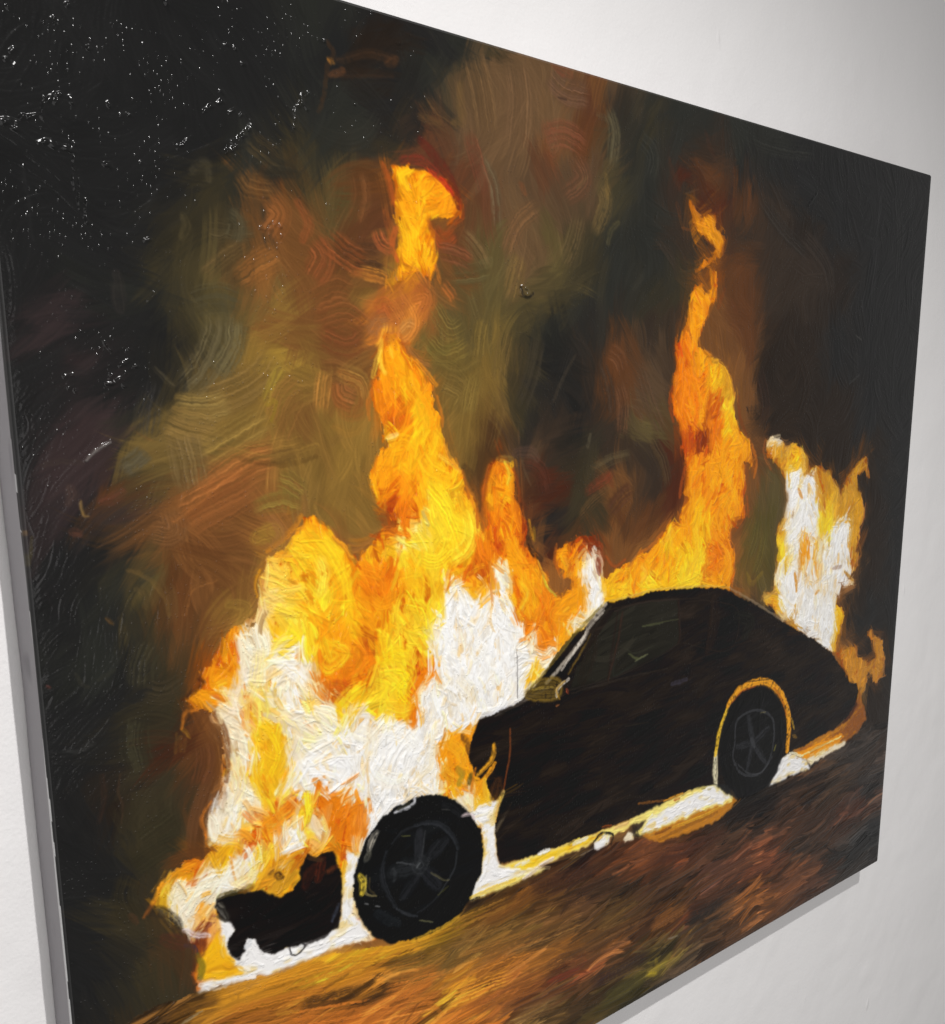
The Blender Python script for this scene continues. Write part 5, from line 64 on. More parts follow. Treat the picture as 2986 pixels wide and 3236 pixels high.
S=[([(959.8,954.0),(955.9,927.9),(956.2,900.3)],13,(250,240,200),1.0),([(955.6,902.9),(964.4,863.7),(981.4,831.8)],10,(245,196,52),1.0),([(981.3,830.4),(1005.9,811.5),(1050.1,806.8),(1087.6,815.0),(1120.6,838.9),(1143.1,871.2),(1151.3,905.4),(1150.5,944.0)],14,(238,160,36),1.0),([(989.9,829.4),(1015.0,815.2),(1050.6,813.0)],4,(170,80,20),0.6),([(1102.6,825.3),(1129.2,853.7),(1141.4,879.6)],5,(160,80,20),0.6),([(708.4,630.5),(758.0,630.6),(749.1,629.9),(801.4,627.1),(856.6,631.1),(914.8,635.8),(972.5,645.5)],3,(226,190,96),0.7),([(972.5,645.8),(1048.8,682.2),(1116.5,717.9)],4,(170,150,125),0.7),([(705.2,634.2),(676.7,655.4),(664.5,673.6),(627.7,701.5),(597.8,720.7)],8,(175,165,150),0.8),([(695.5,635.2),(664.1,655.8),(642.6,670.1),(609.5,696.0),(586.0,714.0)],6,(120,100,40),0.8),([(715.2,637.9),(689.6,657.3),(670.9,681.5),(637.1,714.5)],6,(40,34,28),0.9),([(702.2,643.0),(676.8,660.0),(655.2,681.2),(624.8,710.0)],4,(225,215,200),0.8),([(677.1,671.0),(655.5,697.2),(637.1,716.8)],4,(110,85,30),0.7),([(568.6,728.5),(586.0,720.7),(615.8,724.2),(616.0,740.1),(586.1,736.4),(568.6,731.8)],16,(120,95,35),0.85),([(574.4,725.1),(609.9,729.8)],5,(175,145,60),0.7),([(616.1,742.4),(619.0,731.6),(637.2,723.7)],6,(215,205,190),0.85),([(622.2,748.2),(615.9,733.3),(631.1,724.8)],4,(190,140,40),0.6),([(548.0,669.0),(548.6,691.8),(549.2,731.2)],1.5,(60,55,55),0.7),([(490.9,744.0),(518.0,740.1),(545.8,736.0)],5,(205,205,212),0.7),([(537.3,768.4),(537.3,799.5),(531.6,825.0),(525.9,848.3)],3.5,(120,62,30),0.85),([(525.9,848.3),(517.5,861.7),(511.8,878.2)],9,(235,205,110),0.8),([(510.9,782.2),(509.5,797.2),(498.5,807.7),(484.9,815.2)],8,(225,155,35),0.9),([(512.2,806.7),(501.1,819.4),(490.2,827.6),(482.0,840.8)],8,(230,150,30),0.9),([(495.7,824.6),(496.9,840.4),(503.6,857.9)],8,(245,190,50),0.9),([(482.4,805.8),(476.9,817.5),(474.1,832.1)],6,(205,120,30),0.8),([(517.6,832.6),(512.0,849.0)],22,(75,45,25),0.7),([(461.8,760.0),(469.5,772.5),(472.0,783.8)],9,(90,55,25),0.7),([(453.5,798.6),(461.2,809.1),(455.9,818.5)],9,(150,130,40),0.7),([(474.3,812.5),(471.5,822.7)],9,(60,60,30),0.7),([(397.5,863.4),(396.1,879.5),(395.2,898.1)],15,(38,39,42),0.85),([(405.7,863.6),(402.2,881.4),(399.3,896.1)],2.6,(60,61,63),0.6),([(434.1,885.6),(422.8,891.1),(408.3,897.8)],19,(35,36,39),0.85),([(425.5,883.0),(417.6,889.5),(410.3,895.1)],2.4,(54,55,58),0.6),([(360.4,898.9),(373.9,900.1),(392.8,903.4)],24,(36,38,40),0.85),([(364.3,890.3),(379.0,896.7),(391.5,903.0)],3,(78,80,83),0.6),([(358.6,896.1),(361.4,905.8),(358.8,911.5)],6,(50,52,54),0.6),([(395.1,913.7),(384.6,924.7),(371.7,935.9)],16,(33,34,37),0.85),([(402.8,914.0),(412.9,924.1),(423.2,937.8)],20,(34,35,39),0.85),([(398.0,895.6),(404.3,904.3),(397.7,911.2),(390.2,904.2),(394.2,896.6)],13,(48,50,52),0.75),([(392.1,905.4),(396.6,901.3)],4,(88,90,92),0.7),([(350.2,872.8),(344.8,889.5),(344.9,905.8),(351.0,925.4),(362.7,947.2)],6,(46,48,52),0.8),([(362.7,947.2),(374.9,958.3),(391.2,967.6)],4,(52,54,58),0.7),([(357.7,865.4),(372.7,854.8),(390.2,853.5)],3.5,(40,41,44),0.7),([(390.2,852.4),(410.5,855.1),(428.5,863.7),(444.2,880.7),(453.3,900.6)],7,(45,47,51),0.8),([(451.9,904.8),(448.9,923.4),(437.9,937.0),(424.3,950.8)],3,(62,64,68),0.65),([(424.3,950.8),(408.3,958.9),(391.3,963.1)],3,(36,37,40),0.7),([(335.9,943.1),(350.0,957.1),(364.6,966.9)],14,(32,35,38),0.6),([(432.9,839.3),(446.1,846.3),(458.0,859.9)],9,(34,34,36),0.6),([(430.2,844.1),(442.0,848.0)],2,(70,68,66),0.6),([(319.8,925.9),(324.5,928.1)],2,(140,140,140),0.6),([(333.8,933.6),(339.7,936.8)],2,(130,130,130),0.6),([(371.3,859.8),(383.6,863.6)],2.2,(95,95,50),0.6),([(413.1,919.0),(430.7,933.6),(439.7,936.7)],2.5,(150,140,90),0.5),([(422.7,950.9),(438.3,945.1)],2.5,(130,125,50),0.6),([(322.7,893.3),(321.0,909.3),(324.2,916.7),(335.5,921.7)],3,(150,135,85),0.7),([(327.2,896.8),(326.7,909.2),(333.3,918.8)],3,(90,75,45),0.6),([(313.8,890.3),(318.0,900.0),(316.4,911.9)],10,(225,195,60),0.85),([(328.4,862.0),(333.3,851.2),(338.0,846.5)],9,(225,215,195),0.7),([(323.4,874.9),(328.2,866.1)],8,(190,185,160),0.6),([(394.3,974.0),(414.3,983.6)],2.5,(120,118,80),0.6),([(364.1,829.4),(388.0,825.7),(391.8,818.4)],5,(235,235,240),0.85),([(368.9,826.6),(383.3,822.3)],6,(45,45,35),0.8),([(468.5,859.1),(460.5,861.2),(475.1,863.2),(479.0,869.9)],5,(215,195,195),0.8),([(1003.3,894.8),(1005.3,861.7),(1035.6,851.4),(1072.7,857.8),(1102.5,877.1),(1110.1,907.9),(1103.5,941.6),(1081.5,962.6),(1048.9,961.5),(1020.6,948.5),(1000.7,919.4),(1003.3,894.8)],5,(62,63,66),0.85),([(1015.1,934.3),(1043.8,955.9),(1081.5,962.6),(1108.4,942.8)],3.5,(62,63,66),0.7),([(1051.3,905.9),(1036.3,860.0)],13,(46,47,50),0.85),([(1051.3,905.9),(1091.9,890.7)],13,(46,47,50),0.85),([(1051.3,905.9),(1089.8,948.5)],13,(46,47,50),0.85),([(1051.3,905.9),(1038.7,948.8)],13,(46,47,50),0.85),([(1051.3,905.9),(1010.6,903.5)],13,(46,47,50),0.85),([(1046.2,899.0),(1056.5,912.9)],9,(60,61,64),0.7),([(1112.5,934.9),(1116.5,925.6)],4,(130,125,60),0.7),([(1068.3,860.6),(1082.3,861.3)],3,(130,120,80),0.6),([(778.5,675.3),(821.7,676.9)],3,(80,84,55),0.8),([(751.8,709.0),(769.6,719.3),(787.2,717.4)],4,(75,78,50),0.8),([(844.7,769.7),(879.3,769.6)],8,(48,44,52),0.9),([(730.8,691.2),(721.9,730.0),(732.1,734.3),(787.2,717.4)],3,(36,38,32),0.6),([(728.7,646.7),(722.9,675.8),(711.3,737.6)],5,(40,26,22),0.7),([(928.6,664.6),(935.5,708.9),(932.4,724.0)],16,(30,24,19),0.6),([(634.4,736.9),(637.5,742.1)],4,(190,80,50),0.8),([(616.2,755.0),(620.8,754.8)],4,(180,110,60),0.8),([(643.7,738.7),(711.5,744.8)],2,(60,55,50),0.5),([(747.4,811.8),(797.4,816.6)],1.5,(60,56,48),0.5),([(750.9,918.1),(801.8,924.2)],1.5,(40,36,30),0.5),([(146.9,867.0),(151.5,867.7),(156.0,883.5),(154.1,884.6),(147.1,878.3)],6,(62,60,54),0.8),([(146.8,868.9),(155.1,884.1)],2.5,(140,138,128),0.8),([(148.0,864.6),(153.1,871.1)],2.5,(110,106,96),0.7),([(258.7,862.8),(251.1,868.3),(246.5,878.6)],14,(58,28,20),0.8),([(267.4,856.2),(262.3,876.4)],12,(80,34,22),0.8),([(286.1,870.2),(273.1,872.0)],8,(90,45,26),0.7),([(251.0,848.9),(267.4,856.2)],6,(70,48,30),0.8),([(277.0,932.2),(285.4,914.7)],6,(60,66,80),0.7),([(225.5,951.2),(224.9,942.9),(234.2,940.5),(242.2,947.6),(233.6,954.4),(226.4,952.6)],3,(35,33,36),0.9),([(242.2,947.6),(250.8,944.8)],3,(70,66,66),0.8),([(175.4,923.7),(179.6,917.5)],5,(200,208,215),0.7),([(213.2,855.7),(219.0,859.5)],9,(60,35,20),0.85),([(209.6,849.7),(205.6,851.2)],5,(110,70,20),0.7),([(148.4,858.2),(163.1,858.7),(176.1,861.3)],7,(70,60,25),0.75),([(172.4,860.0),(185.8,858.0)],8,(110,70,22),0.75),([(80.2,849.0),(89.9,854.3),(102.3,871.5),(104.9,883.5)],14,(46,38,30),0.9),([(86.8,849.6),(96.2,860.2)],7,(120,105,70),0.6),([(91.3,881.9),(109.3,895.3)],16,(92,48,36),0.8),([(125.5,891.3),(126.0,912.0)],14,(110,55,34),0.7),([(110.4,880.0),(122.1,889.9),(136.1,895.3)],7,(215,200,205),0.7),([(111.0,896.8),(121.2,902.7),(122.5,910.6)],5,(70,52,58),0.8),([(122.3,912.4),(126.7,927.4),(124.3,937.7)],9,(105,98,30),0.7),([(98.2,979.6),(123.7,973.8)],3,(170,168,150),0.7),([(123.8,945.1),(139.5,955.6),(154.4,956.0)],6,(245,240,235),0.9),([(166.9,174.2),(180.2,165.3),(181.7,179.3)],10,(80,72,52),0.5),([(230.1,159.7),(265.2,159.3)],16,(48,46,38),0.85),([(233.1,166.7),(272.2,162.9)],10,(42,40,34),0.8),([(271.0,187.3),(281.3,204.6),(274.9,220.8)],12,(172,84,46),0.5),([(94.0,265.8),(94.3,279.7),(94.7,293.7)],12,(58,52,48),0.6),([(153.6,231.1),(159.1,220.5),(156.5,212.2)],8,(92,80,52),0.6),([(26.0,190.9),(28.0,223.9),(28.7,244.5)],5,(48,48,48),0.3),([(308.7,40.2),(315.8,49.1),(307.7,64.1),(302.9,88.8),(296.6,103.4)],5,(104,64,34),0.6),([(309.9,56.2),(314.5,57.5)],6,(200,130,50),0.8),([(319.2,55.8),(354.5,41.2),(386.7,40.9)],9,(82,54,34),0.5),([(376.3,46.0),(388.8,39.7)],9,(120,74,42),0.5),([(315.0,67.1),(353.9,59.7),(382.2,55.8)],8,(62,44,32),0.7),([(311.2,69.4),(326.6,61.9)],7,(130,78,45),0.7),([(468.9,49.1),(468.6,69.1),(470.8,82.1),(459.2,87.3)],12,(112,86,48),0.6),([(414.9,88.1),(441.2,90.3)],9,(100,74,44),0.55),([(416.6,110.6),(436.0,125.8),(453.8,143.6),(465.0,167.8)],14,(92,32,26),0.8),([(392.5,132.1),(418.3,130.0),(435.8,137.5)],10,(130,42,32),0.7),([(449.2,145.8),(462.8,159.5),(468.4,169.1)],8,(150,60,25),0.7),([(425.9,187.6),(434.6,202.0),(448.3,197.2),(457.7,187.6)],12,(150,72,30),0.7),([(370.0,185.4),(375.8,201.2),(377.5,214.2)],10,(170,85,38),0.6),([(604.6,2.7),(628.9,6.9)],14,(128,62,42),0.6),([(594.6,70.5),(608.2,86.5),(602.9,92.8)],28,(120,66,44),0.45),([(674.7,42.6),(701.3,47.6),(707.7,61.9)],7,(95,85,62),0.5),([(691.0,106.6),(694.7,131.3)],9,(125,98,52),0.6),([(659.0,112.8),(642.1,128.2)],5,(120,96,60),0.6),([(696.1,184.2),(701.8,167.8),(713.7,158.6)],9,(100,90,56),0.6),([(553.2,134.1),(560.9,143.9)],8,(130,72,42),0.6),([(610.3,35.5),(623.9,35.8)],2.5,(30,22,20),0.9),([(495.3,222.8),(510.1,219.7),(502.6,227.5)],7,(112,100,62),0.7),([(433.7,247.0),(447.3,260.1),(456.5,268.4)],10,(165,98,40),0.6),([(327.1,248.1),(347.4,246.6),(361.7,252.1)],10,(160,95,42),0.6),([(420.1,247.9),(401.9,266.4),(371.4,278.4)],14,(150,78,36),0.5),([(807.2,72.6),(811.2,84.3),(829.3,106.6)],9,(76,48,34),0.7),([(877.4,29.1),(885.6,44.6),(897.3,57.6)],8,(70,46,34),0.7),([(823.3,124.0),(830.9,137.7)],8,(84,50,32),0.7),([(835.1,152.0),(859.9,153.7)],3.5,(130,72,32),0.7),([(839.8,109.5),(867.5,100.8)],2.5,(100,75,52),0.6),([(931.6,124.4),(941.6,156.6),(927.9,180.1)],26,(74,44,30),0.5),([(930.8,222.5),(917.3,248.3)],9,(140,66,26),0.5),([(947.2,235.1),(960.1,250.5)],8,(100,58,34),0.6),([(48.3,455.4),(50.2,467.2),(53.7,468.3)],3,(190,150,80),0.9),([(55.5,420.8),(64.8,412.4),(77.0,405.5)],3.2,(140,138,132),0.85),([(6.4,482.5),(3.6,498.1),(0.7,508.0)],2.6,(125,115,60),0.85),([(0.9,476.3),(2.0,479.3)],3,(190,140,70),0.8),([(61.7,559.3),(67.2,565.6)],3.5,(150,100,45),0.8),([(65.5,456.5),(76.1,454.2),(85.5,448.8)],10,(110,62,48),0.75),([(20.5,423.6),(27.5,421.1),(52.5,422.1)],5,(72,62,52),0.6),([(39.0,481.1),(44.5,483.0)],9,(110,66,52),0.7),([(40.8,443.2),(41.6,450.5),(38.3,456.1)],10,(88,68,58),0.6),([(83.9,430.8),(96.7,420.9),(106.2,416.8)],9,(78,70,50),0.6),([(141.0,367.8),(163.8,366.2),(183.4,372.4)],9,(140,112,58),0.6),([(137.1,378.3),(166.1,381.6),(186.4,378.7)],10,(132,104,54),0.6),([(228.7,375.8),(236.1,372.6),(231.6,388.7)],6,(150,125,40),0.7),([(237.6,345.3),(231.3,361.4)],10,(150,125,48),0.6),([(194.4,418.3),(233.3,426.2),(280.7,416.2)],9,(150,115,52),0.6),([(197.5,424.8),(240.3,433.1),(280.2,426.4)],6,(80,56,28),0.6),([(128.5,477.9),(154.0,464.0),(178.9,444.8),(204.2,430.0)],9,(165,100,50),0.55),([(136.3,481.7),(169.4,460.2),(210.9,436.7)],9,(120,70,36),0.5),([(159.9,450.1),(196.8,436.1),(225.8,429.2)],9,(160,95,48),0.55),([(83.0,518.7),(99.5,526.8),(115.4,547.8),(117.5,564.2)],5,(120,92,50),0.6),([(90.9,536.7),(99.6,545.7),(98.9,555.2)],9,(100,80,48),0.6),([(133.8,566.5),(141.9,544.8),(166.2,537.9)],5,(150,98,50),0.6),([(178.6,562.8),(196.1,568.6),(188.1,582.8)],12,(160,128,55),0.6),([(210.9,501.1),(229.5,497.7),(232.5,509.8)],20,(165,135,50),0.7),([(120.9,342.7),(128.1,350.0),(137.0,357.3)],5,(95,85,62),0.6),([(47.0,702.7),(46.8,724.1),(39.6,746.9)],5,(72,48,36),0.6),([(62.2,706.6),(59.3,722.5),(62.3,735.0),(60.1,752.9)],2.6,(86,62,44),0.6),([(18.2,673.0),(29.7,675.8),(42.0,671.5)],4,(60,60,58),0.5),([(117.6,679.8),(115.5,698.0)],4,(140,100,40),0.35),([(120.8,682.2),(120.6,697.5)],4,(140,100,38),0.35),([(125.5,686.7),(123.9,698.3)],4,(140,100,45),0.35),([(122.9,675.9),(130.7,686.2)],4,(190,140,40),0.7),([(31.3,605.2),(36.2,615.5),(41.8,619.7)],4,(66,62,50),0.4),([(51.1,615.2),(63.8,608.0)],5,(62,60,48),0.4),([(6.5,611.3),(9.0,614.1)],2.5,(130,60,50),0.8),([(142.9,630.8),(146.0,636.5),(124.7,649.2)],5,(60,32,20),0.7),([(156.2,667.7),(165.7,685.4),(167.3,717.6),(164.3,738.2)],7,(105,62,34),0.7),([(160.0,663.3),(162.6,677.7)],6,(235,215,170),0.7),([(149.4,746.8),(160.5,740.8)],6,(170,110,55),0.7),([(137.2,770.1),(147.1,755.0)],9,(130,80,45),0.7),([(66.6,855.4),(60.8,846.2)],6,(95,58,38),0.6),([(302.8,359.3),(315.9,383.0),(336.5,379.8),(335.2,359.2),(313.4,344.2)],16,(140,78,36),0.55),([(301.3,396.4),(321.2,403.7),(340.3,390.2),(343.3,364.3)],10,(158,112,48),0.6),([(298.6,413.4),(308.9,406.8)],9,(125,92,46),0.6),([(414.4,305.4),(432.3,320.8),(455.8,311.1)],9,(95,85,42),0.6),([(418.4,328.3),(455.5,331.0),(484.3,354.6),(494.3,341.4)],14,(108,88,44),0.5),([(445.2,384.2),(440.2,395.2),(451.7,423.5)],10,(90,72,40),0.55),([(474.6,341.7),(479.3,358.3),(454.9,373.2),(440.4,384.2)],9,(115,92,44),0.5),([(514.3,384.9),(509.0,407.9),(503.8,427.1)],9,(70,48,30),0.6),([(642.6,318.9),(622.7,345.4),(606.0,373.7)],5,(84,72,56),0.6),([(671.4,413.7),(665.6,428.3)],5,(110,100,76),0.6),([(703.9,466.3),(713.9,480.0)],9,(130,58,34),0.6),([(545.6,432.5),(570.1,431.3),(581.2,439.8)],14,(100,72,60),0.6),([(576.1,521.7),(576.2,538.4)],5,(170,130,30),0.7),([(680.8,554.7),(684.1,559.5)],4,(225,222,215),0.9),([(1058.3,430.4),(1080.1,425.8)],9,(245,225,180),0.9),([(999.2,389.4),(994.4,382.1)],3,(20,18,16),0.8),([(1269.4,345.7),(1299.1,331.7)],4,(66,66,66),0.7),([(1280.5,270.1),(1297.3,277.6)],2.5,(92,90,86),0.7),([(1014.3,581.6),(1046.4,548.0),(1058.5,585.8)],12,(84,78,38),0.5),([(1013.7,628.5),(1028.1,646.1),(1053.6,633.1)],9,(150,120,40),0.55),([(1253.9,647.4),(1280.4,647.4)],7,(180,155,140),0.8),([(1206.4,685.0),(1216.1,680.5)],6,(220,150,60),0.8),([(1142.7,643.3),(1150.5,672.2)],8,(215,140,40),0.85),([(1138.9,509.4),(1149.9,523.6)],7,(215,140,50),0.8),([(1301.6,935.8),(1326.0,928.5)],4,(120,90,48),0.8),([(1157.1,888.9),(1166.6,908.8)],5,(190,150,50),0.8),([(1165.2,920.5),(1175.9,925.9)],6,(200,150,50),0.7),([(1158.0,948.8),(1200.3,965.1)],5,(245,235,200),0.8),([(354.9,1073.1),(374.9,1065.9),(404.8,1085.7),(427.3,1111.8)],6,(205,120,45),0.75),([(369.0,1099.6),(389.6,1081.3)],4,(90,52,24),0.7),([(350.3,1066.5),(374.8,1068.2)],5,(60,38,20),0.7),([(205.9,1013.9),(230.3,1020.6)],4,(215,160,50),0.7),([(809.9,1215.1),(833.5,1219.1),(828.6,1197.1)],9,(150,128,40),0.75),([(813.8,1216.7),(829.6,1220.3)],8,(190,165,35),0.85),([(707.9,1135.8),(739.8,1132.0),(757.7,1125.3)],4,(170,100,40),0.75),([(855.2,1173.4),(879.7,1176.9)],3,(190,185,180),0.8),([(588.4,1094.1),(613.6,1096.4),(633.1,1109.1)],5,(170,110,42),0.6),([(482.4,1061.8),(563.7,1049.9)],6,(150,98,45),0.5),([(455.9,993.4),(511.0,1006.5),(545.7,1002.2)],5,(150,100,40),0.6),([(612.2,964.2),(587.5,968.4),(560.4,976.2)],8,(228,205,205),0.8),([(554.5,964.7),(606.1,975.6)],6,(240,215,160),0.7),([(686.7,967.8),(703.4,957.7),(727.7,965.1),(724.7,979.5)],5,(22,18,18),0.85),([(770.4,964.8),(782.0,984.0)],8,(30,22,18),0.85),([(780.1,933.9),(840.5,945.3)],5,(200,120,40),0.5),([(427.9,1081.6),(476.6,1083.2)],9,(238,170,50),0.8),([(428.3,1058.6),(482.4,1059.4)],8,(215,135,50),0.7),([(302.3,1024.1),(330.0,1027.0)],7,(60,40,20),0.7),([(262.9,1007.5),(294.0,1003.6)],4,(85,55,22),0.7),([(467.1,977.7),(486.2,977.5)],8,(28,22,18),0.85),([(383.8,996.6),(419.2,996.6),(453.4,991.1)],7,(215,165,45),0.8),([(472.5,971.6),(514.2,971.0),(545.9,972.3)],6,(240,200,70),0.8),([(370.4,310.5),(377.2,296.5),(367.2,276.6)],16,(172,98,46),0.6),([(384.7,258.9),(388.6,274.0),(381.8,286.4)],18,(165,92,45),0.6),([(363.5,260.4),(358.8,277.4),(350.1,287.6)],12,(150,78,38),0.5),([(402.3,252.6),(419.8,261.8),(415.0,276.0)],12,(160,86,40),0.55),([(361.9,310.8),(359.1,331.4),(365.1,343.4)],7,(252,200,60),0.7),([(372.3,317.3),(374.2,327.6)],5,(255,205,60),0.6),([(365.2,410.9),(378.4,406.7)],7,(246,215,130),0.6),([(434.9,430.4),(451.4,440.4),(461.0,448.4)],8,(246,190,60),0.6),([(468.4,444.9),(478.2,456.9),(480.6,468.7)],12,(58,40,26),0.7),([(488.2,469.1),(490.5,494.7)],9,(70,48,30),0.75),([(519.2,437.4),(540.3,438.2)],9,(150,125,60),0.6),([(529.7,441.7),(537.6,458.0),(532.3,467.7)],7,(225,205,60),0.7),([(548.4,484.7),(562.1,497.9)],9,(92,42,26),0.6),([(565.0,533.2),(573.5,550.7),(587.8,562.7)],9,(34,26,22),0.8),([(590.8,582.2),(598.2,598.1),(614.5,611.4)],4,(200,195,60),0.7),([(687.6,573.2),(691.2,591.5)],9,(120,44,24),0.7),([(553.4,245.8),(562.6,256.5),(572.5,251.2)],5,(26,24,20),0.95),([(553.4,244.0),(556.0,255.0)],2.5,(22,20,18),0.95),([(560.0,247.3),(567.9,249.6)],3,(150,140,110),0.6),([(722.0,646.3),(749.6,642.6),(791.3,642.1),(853.6,647.0)],3,(48,38,33),0.75),([(640.6,738.1),(731.5,736.6),(823.7,721.7),(857.0,712.2)],3,(46,40,36),0.7),([(853.7,647.5),(860.0,697.1),(857.0,711.7)],5,(40,28,23),0.8),([(869.1,652.7),(928.3,659.4),(996.5,684.3),(979.4,742.3),(868.5,713.6)],2.5,(44,35,30),0.6),([(537.3,777.2),(616.6,786.1),(712.7,788.2),(904.1,789.5),(1125.3,812.5)],2.5,(38,30,26),0.6),([(679.6,660.1),(677.0,695.9),(664.3,727.7)],26,(36,27,21),0.5),([(737.9,649.2),(728.7,694.7),(712.4,739.2)],6,(48,33,26),0.85),([(938.6,658.6),(938.8,693.8),(928.5,733.1)],24,(40,29,23),0.75),([(991.1,690.4),(1028.6,704.3),(1016.4,725.1)],22,(30,31,27),0.7),([(644.7,743.8),(723.1,742.5),(835.0,745.1)],4,(54,47,42),0.75),([(778.7,675.1),(831.7,675.3),(855.3,676.2)],2.6,(84,86,56),0.6),([(743.1,699.6),(765.3,710.9),(802.4,706.9)],2.2,(56,58,44),0.6),([(765.7,722.4),(791.5,716.6)],3,(96,98,70),0.7),([(879.2,746.3),(950.4,739.5),(1078.5,734.8)],3,(40,30,25),0.6),([(706.3,642.3),(784.7,642.0),(902.5,651.2)],3,(46,38,32),0.6),([(590.9,799.4),(682.8,803.2),(799.4,816.1)],3,(38,33,28),0.6),([(615.9,761.6),(682.0,768.1),(753.2,785.4)],12,(32,25,20),0.6),([(892.3,759.5),(951.7,759.2),(1019.1,759.7)],16,(33,25,20),0.6),([(212.7,533.3),(206.5,546.1),(207.6,559.9)],5,(225,150,30),0.95),([(322.4,538.3),(316.4,530.4),(314.7,519.4)],5,(190,140,40),0.95),([(359.9,319.4),(354.9,331.5),(349.8,347.0)],6,(245,190,60),0.95),([(348.7,360.8),(342.9,376.3),(344.5,390.2)],5,(205,110,34),0.95),([(432.5,367.7),(436.9,384.2),(439.0,398.9)],5,(214,120,34),0.95),([(441.0,419.4),(451.5,438.5),(462.3,448.5)],6,(226,150,40),0.95),([(465.9,448.7),(473.1,468.2),(475.5,480.0)],5,(190,104,30),0.95),([(487.9,492.6),(487.2,514.2)],5,(200,110,30),0.95),([(505.7,444.7),(500.4,462.0),(496.2,483.3)],7,(176,88,30),0.95),([(543.0,450.3),(551.1,472.8),(553.8,489.1)],6,(150,68,25),0.95),([(567.7,512.7),(574.0,536.1)],5,(190,130,30),0.95),([(582.1,564.2),(593.7,584.6)],5,(200,140,40),0.95),([(826.5,354.1),(821.8,374.3),(830.8,399.2)],7,(176,70,24),0.95),([(972.8,367.5),(980.1,399.0),(997.5,421.3)],6,(140,60,24),0.95),([(1012.2,436.6),(1025.3,462.2),(1020.3,484.7)],6,(200,108,30),0.95),([(859.6,462.4),(851.9,485.5),(849.9,501.8)],8,(190,84,26),0.95),([(1004.6,511.6),(1012.1,542.8)],5,(170,80,28),0.95),([(1044.2,430.0),(1042.5,450.2),(1063.0,474.0)],5,(180,96,40),0.95),([(1341.2,475.2),(1353.8,501.7)],4,(180,110,40),0.95),([(1346.2,545.0),(1343.8,577.1),(1331.3,596.7)],5,(160,90,40),0.95),([(1326.5,602.2),(1343.5,633.4),(1324.7,652.3)],6,(150,92,36),0.95),([(1292.5,657.6),(1322.2,675.9)],5,(190,130,40),0.95),([(140.3,790.8),(137.2,770.1),(147.8,757.0)],5,(214,122,40),0.95),([(139.3,660.7),(128.1,661.7),(122.9,675.9)],5,(190,110,34),0.95),([(84.3,840.5),(73.4,852.6)],5,(150,84,34),0.95),([(102.9,816.6),(92.0,827.1),(82.5,841.6)],6,(230,150,34),0.95),([(467.8,162.3),(470.0,177.6),(460.5,187.3)],6,(176,72,25),0.95),([(368.3,140.3),(375.1,155.5),(379.9,176.1)],8,(180,84,34),0.95),([(382.2,198.9),(377.4,217.6),(383.4,230.4)],7,(180,88,38),0.95),([(434.0,231.3),(438.7,248.3)],6,(190,110,40),0.95),([(422.5,136.9),(440.2,143.7),(455.9,156.9)],7,(170,50,30),0.95),([(260.5,483.2),(246.3,499.2),(221.1,515.5)],6,(214,132,34),0.95),([(228.3,484.1),(236.9,498.3),(228.7,511.2)],12,(150,100,56),0.95),([(400.4,326.9),(418.1,340.8),(431.6,355.0)],6,(230,140,34),0.95),([(296.6,508.8),(308.4,520.6),(317.3,532.3)],6,(214,140,36),0.95),([(613.7,546.1),(611.0,567.3),(620.1,583.4)],5,(170,90,30),0.95),([(703.5,570.4),(720.2,585.7),(739.9,578.7)],6,(150,70,28),0.95),([(767.6,572.3),(791.7,565.4),(815.8,548.8)],5,(190,104,34),0.95),([(1189.8,963.2),(1241.8,960.3),(1318.2,957.0)],4,(250,228,160),0.8),([(1267.8,951.7),(1308.6,947.5)],6,(150,85,35),0.8),([(1175.8,950.7),(1224.9,951.0)],5,(176,100,38),0.8),([(1220.7,960.8),(1273.9,957.8)],4,(214,150,60),0.8),([(1348.2,923.8),(1369.5,909.0)],6,(120,66,32),0.8),([(827.9,1003.8),(882.7,1001.2),(965.8,1000.2)],6,(150,95,30),0.8),([(858.4,993.5),(923.2,995.9),(974.0,993.4)],5,(238,184,52),0.8),([(819.7,992.7),(854.4,992.3)],5,(120,70,26),0.8),([(836.7,945.6),(879.7,945.3)],5,(214,150,50),0.8),([(860.2,950.7),(872.1,951.3)],5,(170,80,30),0.8),([(587.4,949.1),(605.8,950.0)],7,(250,248,240),0.9),([(650.2,956.5),(676.4,954.6)],7,(250,246,236),0.9),([(545.7,953.5),(569.3,954.1)],6,(252,250,246),0.9),([(706.6,948.6),(723.8,951.1)],5,(170,84,30),0.8),([(731.0,957.1),(759.3,956.4)],6,(240,190,120),0.8)])
